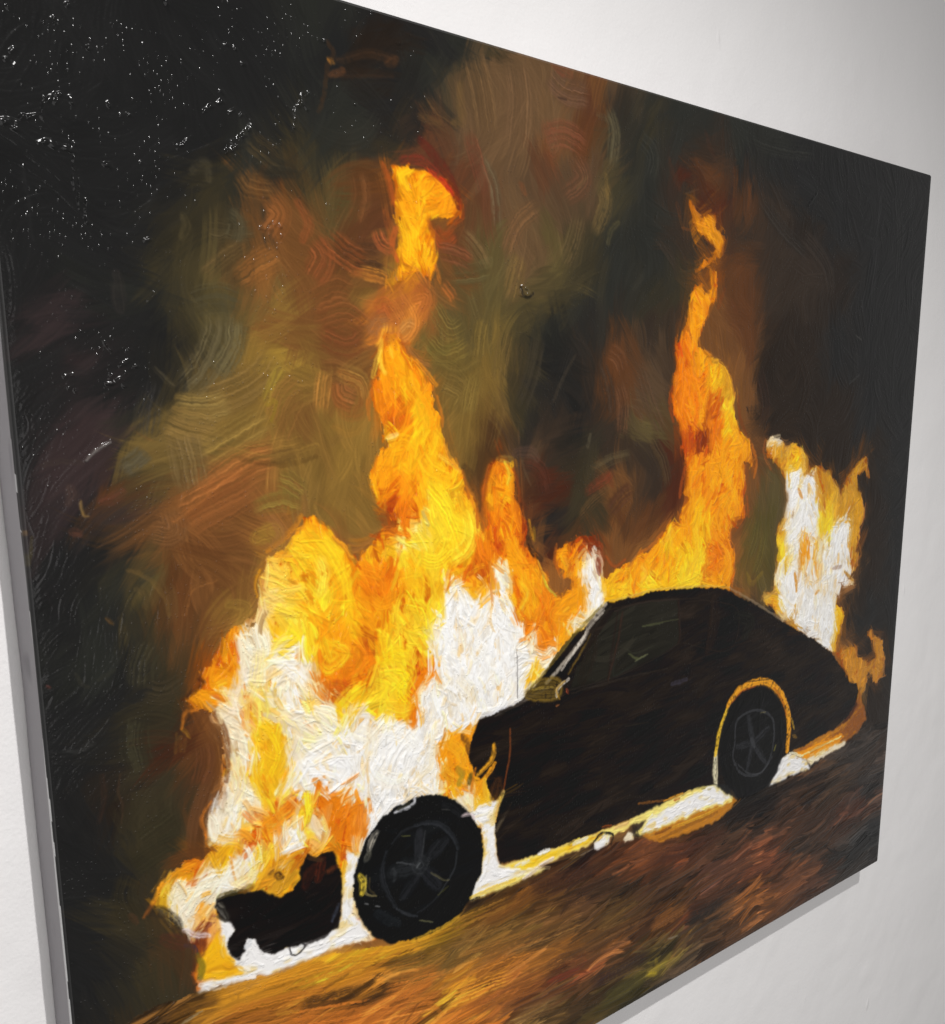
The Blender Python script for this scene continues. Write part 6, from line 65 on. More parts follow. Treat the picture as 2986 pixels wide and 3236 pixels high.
# ------------------------------------------------------------------ the brush work
RES=0.8
def make_painting(D,W,H,seed=7):
    rng=np.random.default_rng(seed)
    nx=int(round(W/RES)); ny=int(round(H/RES))
    xs=(np.arange(nx)+.5)*RES; ys=(np.arange(ny)+.5)*RES
    def up(small,ny_,nx_):                                   # smooth upsampling of a coarse grid
        h,w=small.shape[:2]
        yy=np.linspace(0,h-1.001,ny_); xx=np.linspace(0,w-1.001,nx_)
        y0=yy.astype(int); x0=xx.astype(int)
        fy=yy-y0; fx=xx-x0; fy=fy*fy*(3-2*fy); fx=fx*fx*(3-2*fx)
        if small.ndim==3: fy=fy[:,None,None]; fx=fx[None,:,None]
        else: fy=fy[:,None]; fx=fx[None,:]
        r0=small[y0]*(1-fy)+small[y0+1]*fy
        return r0[:,x0]*(1-fx)+r0[:,x0+1]*fx
    def uplin(small,ny_,nx_):
        h,w=small.shape[:2]
        yy=np.clip(np.linspace(0,h-1,ny_),0,h-1.001); xx=np.clip(np.linspace(0,w-1,nx_),0,w-1.001)
        y0=yy.astype(int); x0=xx.astype(int); fy=yy-y0; fx=xx-x0
        if small.ndim==3: fy=fy[:,None,None]; fx=fx[None,:,None]
        else: fy=fy[:,None]; fx=fx[None,:]
        r0=small[y0]*(1-fy)+small[y0+1]*fy
        return r0[:,x0]*(1-fx)+r0[:,x0+1]*fx
    def noise(cx,cy,n_=ny,m_=nx):
        a=rng.standard_normal((int(H/cy)+3,int(W/cx)+3)).astype(np.float32)
        return up(a,n_,m_).astype(np.float32)
    def box(a,r):
        for ax in (0,1):
            pw=[(0,0)]*a.ndim; pw[ax]=(r+1,r)
            c=np.cumsum(np.pad(a,pw,mode='edge'),axis=ax,dtype=np.float64)
            n=a.shape[ax]
            hi=np.take(c,np.arange(2*r+1,2*r+1+n),axis=ax); lo=np.take(c,np.arange(0,n),axis=ax)
            a=((hi-lo)/(2*r+1)).astype(np.float32)
        return a
    def blur(a,mm):
        r=max(1,int(round(mm/RES*.6)))
        return box(box(a,r),r)
    def fill(poly):
        m=np.zeros((ny,nx),bool)
        p=np.array(poly)/RES-.5
        for j in range(max(0,int(p[:,1].min())),min(ny,int(p[:,1].max())+2)):
            a=p; b=np.roll(p,-1,0)
            c=((a[:,1]<=j)&(b[:,1]>j))|((b[:,1]<=j)&(a[:,1]>j))
            if not c.any(): continue
            x=np.sort(a[c,0]+(j-a[c,1])/(b[c,1]-a[c,1])*(b[c,0]-a[c,0]))
            for k in range(0,len(x)-1,2):
                m[j,max(0,int(np.ceil(x[k]))):max(0,min(nx,int(np.floor(x[k+1]))+1))]=1
        return m
    J,I=np.mgrid[0:ny,0:nx].astype(np.float32)
    wx1=noise(26,38); wy1=noise(38,38); wx2=noise(6,12); wy2=noise(9,9); wx3=noise(2.2,4); wy3=noise(3,3)
    def spline(p):
        if len(p)<3: return p
        closed=np.hypot(*(p[0]-p[-1]))<1e-3
        q=np.vstack([p[-2] if closed else 2*p[0]-p[1],p,p[1] if closed else 2*p[-1]-p[-2]]); out=[]
        for k in range(1,len(q)-2):
            for t in np.linspace(0,1,7,endpoint=False):
                a,b,c,d=q[k-1:k+3]
                out.append(.5*(2*b+(c-a)*t+(2*a-5*b+4*c-d)*t*t+(3*b-a-3*c+d)*t**3))
        return np.array(out+[p[-1]])
    def warp(a,s1,s2,s3=0.):
        jj=np.clip(J+(wy1*s1+wy2*s2+wy3*s3)/RES,0,ny-1).astype(np.int32)
        ii=np.clip(I+(wx1*s1+wx2*s2+wx3*s3)/RES,0,nx-1).astype(np.int32)
        return a[jj,ii]
    def idw(pts,cols,step,pw,eps,asp=1.):
        gx=np.arange(0,W+step,step); gy=np.arange(0,H+step,step)
        X,Y=np.meshgrid(gx,gy); q=np.stack([X.ravel(),Y.ravel()],1)
        out=np.zeros((len(q),3),np.float32)
        for k in range(0,len(q),4000):
            d=((q[k:k+4000,None,0]-pts[None,:,0])**2+((q[k:k+4000,None,1]-pts[None,:,1])*asp)**2+eps*eps)
            w=d**(-pw/2); out[k:k+4000]=(w@cols)/w.sum(1)[:,None]
        return uplin(out.reshape(len(gy),len(gx),3),ny,nx).astype(np.float32)
    col=lambda c:np.array(c,np.float32)/255
    # ---------------- smoke-filled night
    p=np.array([(a,b) for a,b,_ in D['bg']],float); c=np.array([D['PAL'][k] for *_,k in D['bg']],float)/255
    ref=warp(idw(p,c,7.,4.,9.),9,3,1)
    lab=np.zeros((ny,nx),np.uint8)                            # 0 night  1 fire  2 car  3 wheel  4 road  5 glow 6 bumper 7 second wheel 8 window
    # ---------------- road
    p=np.array([r[:2] for r in D['rd']],float); c=np.array([r[2:] for r in D['rd']],float)/255
    rc=warp(idw(p,c,6.,4.,8.,2.2),7,2,1)
    st_=warp(noise(60,8)*.6+noise(26,4)*.4,7,2); rc=np.clip(rc*np.clip(1+.5*st_,.35,2.1)[...,None],0,1); ore=np.clip(warp(noise(30,6),5,2)-.9,0,1)[...,None]; rc=rc*(1-ore*.6)+np.clip(rc*1.5+col((40,22,4)),0,1)*ore*.6
    rm=warp(fill(D['road']),2.5,1.2,.6)
    rs=blur(rm.astype(np.float32),5)[...,None]; ref=ref*(1-rs)+rc*rs; lab[rm]=4
    # ---------------- larger smoke passages
    for q,k,a,sf in D['haze']:
        m=blur(warp(fill(q),9,4,1).astype(np.float32),sf)[...,None]*a*(1-rs)
        ref=ref*(1-m)+col(k)*m
    # ---------------- fire
    p=np.array([(a,b) for a,b,_ in D['fl']],float); c=np.array([D['FP'][k] for *_,k in D['fl']],float)/255
    fc=warp(idw(p,c,4.,5.,5.,.8),5,2.5,1.2)
    fm=np.zeros((ny,nx),bool)
    for q in D['flames']: fm|=fill(q)
    fm=warp(fm,2.2,2.6,.8)
    halo=blur(fm.astype(np.float32),20)*(1-rs[...,0])*.24
    halo=(halo*np.clip(1+.6*noise(30,45),0,1.8))[...,None]
    ref=ref*(1-halo)+ (ref*.5+col((140,74,30))*.5)*halo
    wm=np.zeros((ny,nx),bool)
    for q in D['white']: wm|=fill(q)
    cm=np.zeros((ny,nx),bool)
    for q in D['cream']: cm|=fill(q)
    w_=blur(warp(wm,3,2.2,1.0).astype(np.float32),2.6)[...,None]*.92
    c_=blur(warp(cm,3,2.4,1.4).astype(np.float32),2.4)[...,None]*.36
    creamc=col((250,234,200)); whitec=col((249,246,240))
    fc=fc*(1-c_)+creamc*c_
    fc=fc*(1-w_)+whitec*w_
    for q,k,a,s in D['patch']:
        m=blur(warp(fill(q),2.5,2.2,1.4).astype(np.float32),s)[...,None]*a
        fc=fc*(1-m)+col(D['FP'][k])*m
    # streaks of the neighbouring pigments dragged through the wet paint
    n1=warp(noise(5.5,14),5,3.5,1.5); n2=warp(noise(3,6.5),4,3,1.2); n3=warp(noise(16,30),8,3)
    lum=fc.mean(2)
    t=np.clip((n1*.6+n2*.5+n3*.4)-.45,0,1.1)[...,None]
    hot=(lum>.80)[...,None]
    fc=np.where(hot,fc*(1-t*.75)+col((238,190,112))*t*.75,fc*(1-t*.72)+(fc*col((205,112,60)))*t*.72)
    t2=np.clip(-(n1*.55+n2*.5-n3*.3)-.5,0,1)[...,None]
    fc=np.where(hot,fc*(1-t2*.6)+col((252,251,248))*t2*.6,fc*(1-t2*.6)+np.minimum(fc*1.12+.05*col((255,235,90)),1)*t2*.6)
    inner=blur(fm.astype(np.float32),7); rim=np.clip((.93-inner)/.4,0,1)[...,None]*np.clip(.75+.5*noise(14,22),0,1)[...,None]
    fc=fc*(1-rim*.75)+ (fc*col((235,160,70)))*rim*.75
    sel=np.clip(.5+.55*warp(noise(26,30),4,2),0,1)
    fmf=fm.astype(np.float32); near=blur(fmf,4)*(1-fmf)*.7*(1-rs[...,0]); ref=ref*(1-near[...,None])+col((138,66,22))*near[...,None]
    fs=(blur(fmf,1.3)*(1-sel)+blur(fmf,9)*sel)[...,None]
    ref=ref*(1-fs)+fc*fs; lab[fm]=1
    # ---------------- glow round the car
    for q,k in D['glow']:
        m=warp(fill(q),.8,1.1,.9); ms=blur(m.astype(np.float32),2)[...,None]
        g=col(D['FP'][k])*np.ones((1,1,3),np.float32)
        v=np.clip(noise(14,6)*.5,-.6,.8)[...,None]
        alt=col((242,205,110)) if k in '789' else col((190,120,25))
        g=g*(1-np.clip(v-.15,0,1))+alt*np.clip(v-.15,0,1)
        ref=ref*(1-ms)+g*ms; lab[m]=5
    # ---------------- car
    dn=noise(40,18)[...,None]
    def solid(poly,rgb,code,w1=.5,w2=.7,var=.12,soft=1.1):
        nonlocal ref
        m=warp(fill(poly),w1,w2,.5); ms=blur(m.astype(np.float32),soft)[...,None]
        ref=ref*(1-ms)+np.clip(col(rgb)*(1+var*dn),0,1)*ms; lab[m]=code
    solid(D['body'],(27,21,17),2,.5,.7,.3)
    wn=fill(D['win'])&(lab==2); ws=blur(wn.astype(np.float32),3)[...,None]*.8
    ref=ref*(1-ws)+col((36,35,28))*ws; lab[wn]=8
    solid(D['bumper'],(22,18,17),6,.6,1.0)
    solid(D['fwheel'],(17,18,19),3,.4,.9); solid(D['rwheel'],(18,18,19),7,.3,.6)
    # ---------------- brush work
    height=np.zeros((ny,nx),np.float32)
    img=ref.copy()
    g=blur(ref.mean(2),3.0); gy,gx=np.gradient(g)
    jxx=blur(gx*gx,7); jyy=blur(gy*gy,7); jxy=blur(gx*gy,7)
    tang=.5*np.arctan2(2*jxy,jxx-jyy)+np.pi/2
    coh=np.sqrt((jxx-jyy)**2+4*jxy**2)/(jxx+jyy+2e-6)*np.clip(np.sqrt(jxx+jyy)*120,0,1)
    sw=noise(95,95); sw2=noise(60,70); vert=noise(34,60)
    def angle(j,i):
        l=lab[j,i]
        if l==4: a=np.pi*-.03+.30*vert[j,i]*.6+rng.normal(0,.10); k=.25
        elif l in (1,): a=np.pi/2+.65*vert[j,i]+rng.normal(0,.45); k=.6
        elif l==5: a=tang[j,i]; k=1.
        elif l in (2,8,6): a=-.12+rng.normal(0,.12); k=.5
        elif l in (3,7): a=tang[j,i]+rng.normal(0,.3); k=.8
        else: a=np.pi/2+1.15*sw[j,i]+.35*sw2[j,i]+rng.normal(0,.18); k=.7
        c=coh[j,i]*k
        z=(1-c)*np.exp(2j*a)+c*np.exp(2j*tang[j,i])
        return .5*np.angle(z)
    def stroke(j,i,L,w,th,c,hgt,alpha,kap,own,bri):
        r=int((L*.5+w)/RES)+2
        j0=max(0,j-r);j1=min(ny,j+r+1);i0=max(0,i-r);i1=min(nx,i+r+1)
        dy=(J[j0:j1,i0:i1]-j)*RES; dx=(I[j0:j1,i0:i1]-i)*RES
        s=dx*np.cos(th)+dy*np.sin(th); t_=-dx*np.sin(th)+dy*np.cos(th)
        t_=t_-kap*s*s
        nb=max(4,int(w/1.1)); prof=rng.standard_normal(nb+4)
        bi=np.clip((t_/w+.5)*nb+1,0,nb+2.99); b0=bi.astype(int); fb=bi-b0
        b=prof[b0]*(1-fb)+prof[b0+1]*fb
        ragged=L*.5*(1+.16*b)
        e=np.clip((ragged-np.abs(s))/(2.0+w*.15+(L*.16 if own==0 else 0)),0,1)*np.clip((w*.5-np.abs(t_))/.9+.2,0,1)
        if own is not None: e=e*np.where(lab[j0:j1,i0:i1]==own,1,.0)
        a=(e*alpha*np.clip(.85+.35*b,0.12,1))[...,None]
        cc=np.clip(c*(1+bri*b[...,None]),0,1)
        img[j0:j1,i0:i1]=img[j0:j1,i0:i1]*(1-a)+cc*a
        hh=hgt*(.55+.32*b+.55*np.clip(np.abs(t_)/(w*.5),0,1)**6)
        a=a[...,0]
        height[j0:j1,i0:i1]=height[j0:j1,i0:i1]*(1-a*.85)+hh*a*.85+height[j0:j1,i0:i1]*0
    #      count  length     width    labels           height jitter alpha bristle
    passes=[(1700,(60,120),(20,34),(0,),              .09,.04,.65,.04,0),
            (1500,(50,110),(9,18),(4,),               .25,.08,.75,.12,0),
            (2200,(18,40),(7,13),(1,),                .55,.05,.75,.06,0),
            (2400,(30,70),(10,20),(0,),               .30,.06,.42,.07,7),
            (1500,(30,85),(5,11),(4,),                .60,.12,.70,.17,9),
            (900,(40,90),(6,11),(2,8,6,3,7),          .20,.22,.55,.12,0),
            (700,(14,40),(2,5),(2,6),                 .25,.30,.5,.15,0),
            (2900,(12,28),(4,8),(1,),                 .65,.06,.80,.08,9),
            (900,(8,16),(2.5,5),(5,),                 .50,.03,.70,.06,3),
            (1100,(18,46),(5,12),(0,),                .34,.10,.34,.13,12),
            (700,(30,75),(12,22),(0,),                .30,.05,.55,.10,8),
            (2000,(10,26),(3,6),(1,),              .85,.05,.70,.09,6),
            (900,(9,24),(2,4.5),(9,),                 .35,.08,.55,.14,-5),
            (900,(4,9),(1.4,2.8),(1,5),              .95,.05,.85,.10,5)]
    bl=blur(fm.astype(np.float32),4); rim_band=(bl>.12)&(bl<.88)&np.isin(lab,(0,1))
    for n,Ls,ws_,labs,hg,jit,al,br,off in passes:
        ok=np.flatnonzero(rim_band.ravel() if 9 in labs else np.isin(lab,labs).ravel())
        ks=rng.choice(ok,n)
        for k in ks:
            j,i=divmod(int(k),nx)
            c=ref[j,i]
            if off:                                           # a brush still carrying the neighbouring colour
                j2=int(np.clip(j+rng.normal(0,abs(off))/RES,0,ny-1)); i2=int(np.clip(i+rng.normal(0,abs(off)*.7)/RES,0,nx-1))
                if lab[j2,i2]==lab[j,i] or (off<0 and lab[j2,i2] in (0,1)): c=ref[j2,i2] if lab[j2,i2]==lab[j,i] else ref[j2,i2]*.55+c*.45
            c=c*(1+jit*rng.standard_normal())
            lumv=float(ref[j,i].mean())
            dark=1 if lumv>.25 else .45
            hfac=hg*(1.35 if lumv>.8 else 1)
            L=rng.uniform(*Ls); stroke(j,i,L,rng.uniform(*ws_),angle(j,i),c,hfac*rng.uniform(.6,1.2),al,rng.normal(0,(.2 if lab[j,i] else .38)/L),None if off<0 else lab[j,i],br*dark)
    # keep the drawn edges of the silhouettes
    keep=np.isin(lab,(2,3,5,6,7,8)).astype(np.float32)
    edge=np.clip(blur(keep,2.5)*(1-blur(keep,2.5))*4,0,1)[...,None]*.6
    img=img*(1-edge)+ref*edge
    # ---------------- drawn accents
    dry=noise(3.2,3.2); blur_f=blur(fm.astype(np.float32),3)
    for pts,w,rgb,a,sm in [q+(1,) for q in D['smoke']]+[q+(2,) for q in D['smear']]+[q+(3,) for q in D['blaze']]+[q+(0,) for q in D['S']]:
        pts=spline(np.array(pts,float)); c=col(rgb)
        j0=max(0,int((pts[:,1].min()-w*2)/RES));j1=min(ny,int((pts[:,1].max()+w*2)/RES)+1)
        i0=max(0,int((pts[:,0].min()-w*2)/RES));i1=min(nx,int((pts[:,0].max()+w*2)/RES)+1)
        if j1<=j0 or i1<=i0: continue
        X=(I[j0:j1,i0:i1]+.5)*RES+wx3[j0:j1,i0:i1]*.35*min(1,w/4)+wx2[j0:j1,i0:i1]*.5*min(1,w/6)
        Y=(J[j0:j1,i0:i1]+.5)*RES+wy3[j0:j1,i0:i1]*.35*min(1,w/4)+wy2[j0:j1,i0:i1]*.5*min(1,w/6)
        best=np.full(X.shape,1e9,np.float32); tb=np.zeros_like(best); tot=np.r_[0,np.cumsum(np.hypot(*np.diff(pts,axis=0).T))]; sgn=np.zeros_like(best)
        for k in range(len(pts)-1):
            d=pts[k+1]-pts[k]; l2=max(d@d,1e-6)
            tt=np.clip(((X-pts[k,0])*d[0]+(Y-pts[k,1])*d[1])/l2,0,1)
            ex=X-pts[k,0]-tt*d[0]; ey=Y-pts[k,1]-tt*d[1]; dd=np.hypot(ex,ey)
            m=dd<best; best=np.where(m,dd,best); tb=np.where(m,tot[k]+tt*l2**.5,tb); sgn=np.where(m,np.where(ex*d[1]-ey*d[0]>0,1,-1)*dd,sgn)
        f=tb/max(tot[-1],1e-6)
        ww=w*.5*(.65+.35*np.sin(np.pi*np.clip(f*.9+.05,0,1)))
        lb=lab[j0:j1,i0:i1]; e=np.clip((ww-best)/(.6+w*.2)+.5,0,1); e=e*np.where((lb==0)|(lb==4),.62,1); e=e*np.clip(1.0+.25*dry[j0:j1,i0:i1]*min(1,w/5)+.15*wx3[j0:j1,i0:i1]*min(1,w/5),.3,1)
        nb=max(3,int(w/1.0)); prof=rng.standard_normal(nb+4); bi=np.clip((sgn/w+.5)*nb+1,0,nb+2.99); b0=bi.astype(int); fb=bi-b0; b=prof[b0]*(1-fb)+prof[b0+1]*fb
        big=sm
        if sm==1: e=e*np.where(lb==0,1.6,0)*np.clip(1-blur_f[j0:j1,i0:i1]*1.6,0,1); e=np.minimum(e,1)
        elif sm: e=np.minimum(e*np.where(lb==(4 if sm==2 else 1),1.6 if sm==2 else 1,0),1)
        e=e*np.clip(np.minimum(f,1-f)*6,0,1) if big else e
        aa=(e*a*np.clip(.9+.3*b,.15 if w<8 else .6,1))[...,None] if not big else (e*a*np.clip(.78+.42*b,.08,1))[...,None]
        img[j0:j1,i0:i1]=img[j0:j1,i0:i1]*(1-aa)+np.clip(c*(1+((.05 if sum(rgb)>640 else .11) if sm==3 else .2 if sm==2 else .17 if big else .09)*b[...,None]),0,1)*aa
        bright=.5 if sum(rgb)>380 else (.42 if big else .2)+(.35 if sm==3 else 0)
        height[j0:j1,i0:i1]=height[j0:j1,i0:i1]*(1-aa[...,0]*.6)+aa[...,0]*.6*bright*(.6+.35*b)
    # ---------------- raised ridges and clots of glossy paint
    for pts,w,h in D['ridges']:
        pts=spline(np.array(pts,float)); r=w*.5
        j0=max(0,int((pts[:,1].min()-w)/RES));j1=min(ny,int((pts[:,1].max()+w)/RES)+2)
        i0=max(0,int((pts[:,0].min()-w)/RES));i1=min(nx,int((pts[:,0].max()+w)/RES)+2)
        if j1<=j0 or i1<=i0: continue
        X=(I[j0:j1,i0:i1]+.5)*RES+wx3[j0:j1,i0:i1]*.5; Y=(J[j0:j1,i0:i1]+.5)*RES+wy3[j0:j1,i0:i1]*.5
        d2=np.full(X.shape,1e9,np.float32)
        for k in range(len(pts)-1):
            d=pts[k+1]-pts[k]; tt=np.clip(((X-pts[k,0])*d[0]+(Y-pts[k,1])*d[1])/max(d@d,1e-6),0,1)
            d2=np.minimum(d2,(X-pts[k,0]-tt*d[0])**2+(Y-pts[k,1]-tt*d[1])**2)
        height[j0:j1,i0:i1]+=h*np.sqrt(np.clip(1-d2/(r*r),0,1))*np.clip(.8+.5*dry[j0:j1,i0:i1],.1,1.4)
    return np.clip(img,0,1),height,lab

# ------------------------------------------------------------------ helpers
C=bpy.context.scene.collection
def mat(name):
    m=bpy.data.materials.new(name); m.use_nodes=True
    nt=m.node_tree; return m,nt,nt.nodes['Principled BSDF']
def node(nt,kind,**kw):
    n=nt.nodes.new(kind)
    for k,v in kw.items(): setattr(n,k,v)
    return n
def mesh_from_arrays(name,co,quads,colour=None,parent=None,material=None,smooth=True):
    me=bpy.data.meshes.new(name)
    me.vertices.add(len(co)); me.vertices.foreach_set('co',np.ascontiguousarray(co,np.float32).ravel())
    nq=len(quads); me.loops.add(nq*4); me.loops.foreach_set('vertex_index',np.ascontiguousarray(quads,np.int32).ravel())
    me.polygons.add(nq); me.polygons.foreach_set('loop_start',np.arange(0,nq*4,4,dtype=np.int32))
    me.polygons.foreach_set('use_smooth',np.full(nq,smooth))
    me.update(calc_edges=True); me.validate()
    if colour is not None:
        a=me.attributes.new('pigment','FLOAT_COLOR','POINT')
        a.data.foreach_set('color',np.concatenate([colour,np.ones((len(colour),1))],1).astype(np.float32).ravel())
    if material: me.materials.append(material)
    o=bpy.data.objects.new(name,me); C.objects.link(o)
    if parent: o.parent=parent
    return o
def lin(c):
    c=np.asarray(c,np.float64)
    return np.where(c<=.04045,c/12.92,((c+.055)/1.055)**2.4)
rng=np.random.default_rng(3)
def smooth_noise(shape,cells,seed):
    r=np.random.default_rng(seed); a=r.standard_normal((cells[0]+3,cells[1]+3))
    yy=np.linspace(0,cells[0]+.999,shape[0]); xx=np.linspace(0,cells[1]+.999,shape[1])
    y0=yy.astype(int); x0=xx.astype(int); fy=yy-y0; fx=xx-x0; fy=(fy*fy*(3-2*fy))[:,None]; fx=(fx*fx*(3-2*fx))[None,:]
    g=lambda j,i:a[np.ix_(j,i)]
    return (g(y0,x0)*(1-fx)+g(y0,x0+1)*fx)*(1-fy)+(g(y0+1,x0)*(1-fx)+g(y0+1,x0+1)*fx)*fy

# ------------------------------------------------------------------ the wall
wm,nt,b=mat('wall_paint')
tc=node(nt,'ShaderNodeTexCoord')
n1=node(nt,'ShaderNodeTexNoise'); n1.inputs['Scale'].default_value=260; n1.inputs['Detail'].default_value=3
n2=node(nt,'ShaderNodeTexNoise'); n2.inputs['Scale'].default_value=34; n2.inputs['Detail'].default_value=4; n2.inputs['Roughness'].default_value=.55
mp=node(nt,'ShaderNodeMapping'); mp.inputs['Scale'].default_value=(26,1,9)
n3=node(nt,'ShaderNodeTexNoise'); n3.inputs['Scale'].default_value=1; n3.inputs['Detail'].default_value=2
rp=node(nt,'ShaderNodeValToRGB'); rp.color_ramp.elements[0].position=.70; rp.color_ramp.elements[1].position=.78
ad=node(nt,'ShaderNodeMath',operation='MULTIPLY_ADD'); ad.inputs[1].default_value=.45
ad2=node(nt,'ShaderNodeMath',operation='MULTIPLY_ADD'); ad2.inputs[1].default_value=2.2
L=nt.links.new
for n_ in (n1,n2,mp): L(tc.outputs['Object'],n_.inputs['Vector'])
L(mp.outputs['Vector'],n3.inputs['Vector']); L(n3.outputs['Fac'],rp.inputs['Fac'])
L(n1.outputs['Fac'],ad.inputs[0]); L(n2.outputs['Fac'],ad.inputs[2])
L(rp.outputs['Color'],ad2.inputs[0]); L(ad.outputs[0],ad2.inputs[2])
bp=node(nt,'ShaderNodeBump'); bp.inputs['Strength'].default_value=.7; bp.inputs['Distance'].default_value=.0014
L(ad2.outputs[0],bp.inputs['Height']); L(bp.outputs['Normal'],b.inputs['Normal'])
cr=node(nt,'ShaderNodeValToRGB'); cr.color_ramp.elements[0].color=(.785,.772,.768,1); cr.color_ramp.elements[1].color=(.825,.812,.81,1)
n4=node(nt,'ShaderNodeTexNoise'); n4.inputs['Scale'].default_value=5; n4.inputs['Detail'].default_value=5
L(tc.outputs['Object'],n4.inputs['Vector']); L(n4.outputs['Fac'],cr.inputs['Fac']); L(cr.outputs['Color'],b.inputs['Base Color'])
b.inputs['Roughness'].default_value=WALL_ROUGH; b.inputs['Specular IOR Level'].default_value=.3
nx_,nz_=520,480
xs=np.linspace(-1.2,3.6,nx_); zs=np.linspace(-1.5,1.9,nz_)
X,Z=np.meshgrid(xs,zs)
und=smooth_noise((nz_,nx_),(30,46),11)*.0009+smooth_noise((nz_,nx_),(95,150),12)*.00035
Y=WALL_Y+und*np.clip(1,0,1)
Y=np.maximum(Y,WALL_Y-.0012)
co=np.stack([X,Y,Z+EYE],-1).reshape(-1,3)
idx=np.arange(nx_*nz_).reshape(nz_,nx_)
q=np.stack([idx[:-1,:-1],idx[:-1,1:],idx[1:,1:],idx[1:,:-1]],-1).reshape(-1,4)
wall=mesh_from_arrays('wall',co,q,material=wm); wall['kind']='structure'

# ------------------------------------------------------------------ the painting
img,relief,lab=make_painting(DATA,CW*1000,CH*1000)
root=bpy.data.objects.new('painting',None); C.objects.link(root)
root.location=(CX+CW/2,WALL_Y-.001,EYE-CTOP-CH)
root['label']='unframed oil painting of a burning dark car on thick canvas, hung on white wall'
root['category']='painting'
pm,nt,b=mat('oil_paint'); L=nt.links.new
at=node(nt,'ShaderNodeAttribute'); at.attribute_name='pigment'; L(at.outputs['Color'],b.inputs['Base Color'])
tc=node(nt,'ShaderNodeTexCoord')
no=node(nt,'ShaderNodeTexNoise'); no.inputs['Scale'].default_value=330; no.inputs['Detail'].default_value=2
vo=node(nt,'ShaderNodeTexVoronoi'); vo.inputs['Scale'].default_value=240            # beads of varnish on the canvas knots
L(tc.outputs['Object'],no.inputs['Vector']); L(tc.outputs['Object'],vo.inputs['Vector'])
dm=node(nt,'ShaderNodeMapRange'); dm.inputs['From Min'].default_value=.05; dm.inputs['From Max'].default_value=.34; dm.inputs['To Min'].default_value=1; dm.inputs['To Max'].default_value=0
L(vo.outputs['Distance'],dm.inputs['Value'])
sx=node(nt,'ShaderNodeSeparateColor'); L(vo.outputs['Color'],sx.inputs['Color'])
gt=node(nt,'ShaderNodeMapRange'); gt.inputs['From Min'].default_value=.38; gt.inputs['From Max'].default_value=.95; cn=node(nt,'ShaderNodeTexNoise'); cn.inputs['Scale'].default_value=17; cn.inputs['Detail'].default_value=3; L(tc.outputs['Object'],cn.inputs['Vector'])
cl=node(nt,'ShaderNodeMath',operation='MULTIPLY_ADD'); cl.inputs[1].default_value=3.2; L(cn.outputs['Fac'],cl.inputs[0]); cs_=node(nt,'ShaderNodeMath',operation='SUBTRACT'); cs_.inputs[1].default_value=1.75; L(sx.outputs['Red'],cl.inputs[2]); L(cl.outputs[0],cs_.inputs[0]); L(cs_.outputs[0],gt.inputs['Value'])
mx=node(nt,'ShaderNodeMath',operation='MULTIPLY'); L(dm.outputs['Result'],mx.inputs[0]); L(gt.outputs['Result'],mx.inputs[1])
ma=node(nt,'ShaderNodeMath',operation='MULTIPLY_ADD'); ma.inputs[1].default_value=.22; L(no.outputs['Fac'],ma.inputs[0]); L(mx.outputs[0],ma.inputs[2])
bp=node(nt,'ShaderNodeBump'); bp.inputs['Strength'].default_value=1; bp.inputs['Distance'].default_value=.00048
L(ma.outputs[0],bp.inputs['Height']); L(bp.outputs['Normal'],b.inputs['Normal'])
no2=node(nt,'ShaderNodeTexNoise'); no2.inputs['Scale'].default_value=9; no2.inputs['Detail'].default_value=4; L(tc.outputs['Object'],no2.inputs['Vector'])
mr=node(nt,'ShaderNodeMapRange'); mr.inputs['From Min'].default_value=.3; mr.inputs['From Max'].default_value=.7; mr.inputs['To Min'].default_value=PAINT_ROUGH[0]; mr.inputs['To Max'].default_value=PAINT_ROUGH[1]
L(no2.outputs['Fac'],mr.inputs['Value']); L(mr.outputs['Result'],b.inputs['Roughness'])
b.inputs['Specular IOR Level'].default_value=.16

R=.003                                                    # radius of the turned canvas edge
ncol=1180; nrow=1390
s=np.linspace(0,1,ncol); us=(R+(CW-2*R)*(s*.62+.38*s**2)/1.0)*1000
vs=np.linspace(R*1000,(CH-R)*1000,nrow)
fi=np.clip(us/RES-.5,0,img.shape[1]-1.001); fj=np.clip(vs/RES-.5,0,img.shape[0]-1.001)
def sample(a):
    i0=fi.astype(int); j0=fj.astype(int); fx=fi-i0; fy=fj-j0
    if a.ndim==3: fx=fx[None,:,None]; fy=fy[:,None,None]
    else: fx=fx[None,:]; fy=fy[:,None]
    r0=a[j0]*(1-fy)+a[j0+1]*fy
    return r0[:,i0]*(1-fx)+r0[:,i0+1]*fx
cs=np.maximum(lin(sample(img))*ALB-.0038,.0022); hs=sample(relief)
ee=np.minimum(np.minimum((us-us[0])[None,:],(us[-1]-us)[None,:]),np.minimum((vs-vs[0])[:,None],(vs[-1]-vs)[:,None]))
hs=hs*np.clip(ee/6,0,1)                                    # relief dies out at the turned edge
ci=np.round((fi[:-1]+fi[1:])/2).astype(int); cj=np.round((fj[:-1]+fj[1:])/2).astype(int)
fl=lab[np.ix_(cj,ci)]
X,Zv=np.meshgrid(us/1000-CW/2,CH-vs/1000)
Yv=-(DEPTH-.001)-hs/1000*RELIEF
co=np.stack([X,Yv,Zv],-1).reshape(-1,3); cf=cs.reshape(-1,3)
idx=np.arange(nrow*ncol).reshape(nrow,ncol)
quads=np.stack([idx[:-1,:-1],idx[1:,:-1],idx[1:,1:],idx[:-1,1:]],-1).reshape(-1,4)
flat=fl.ravel()
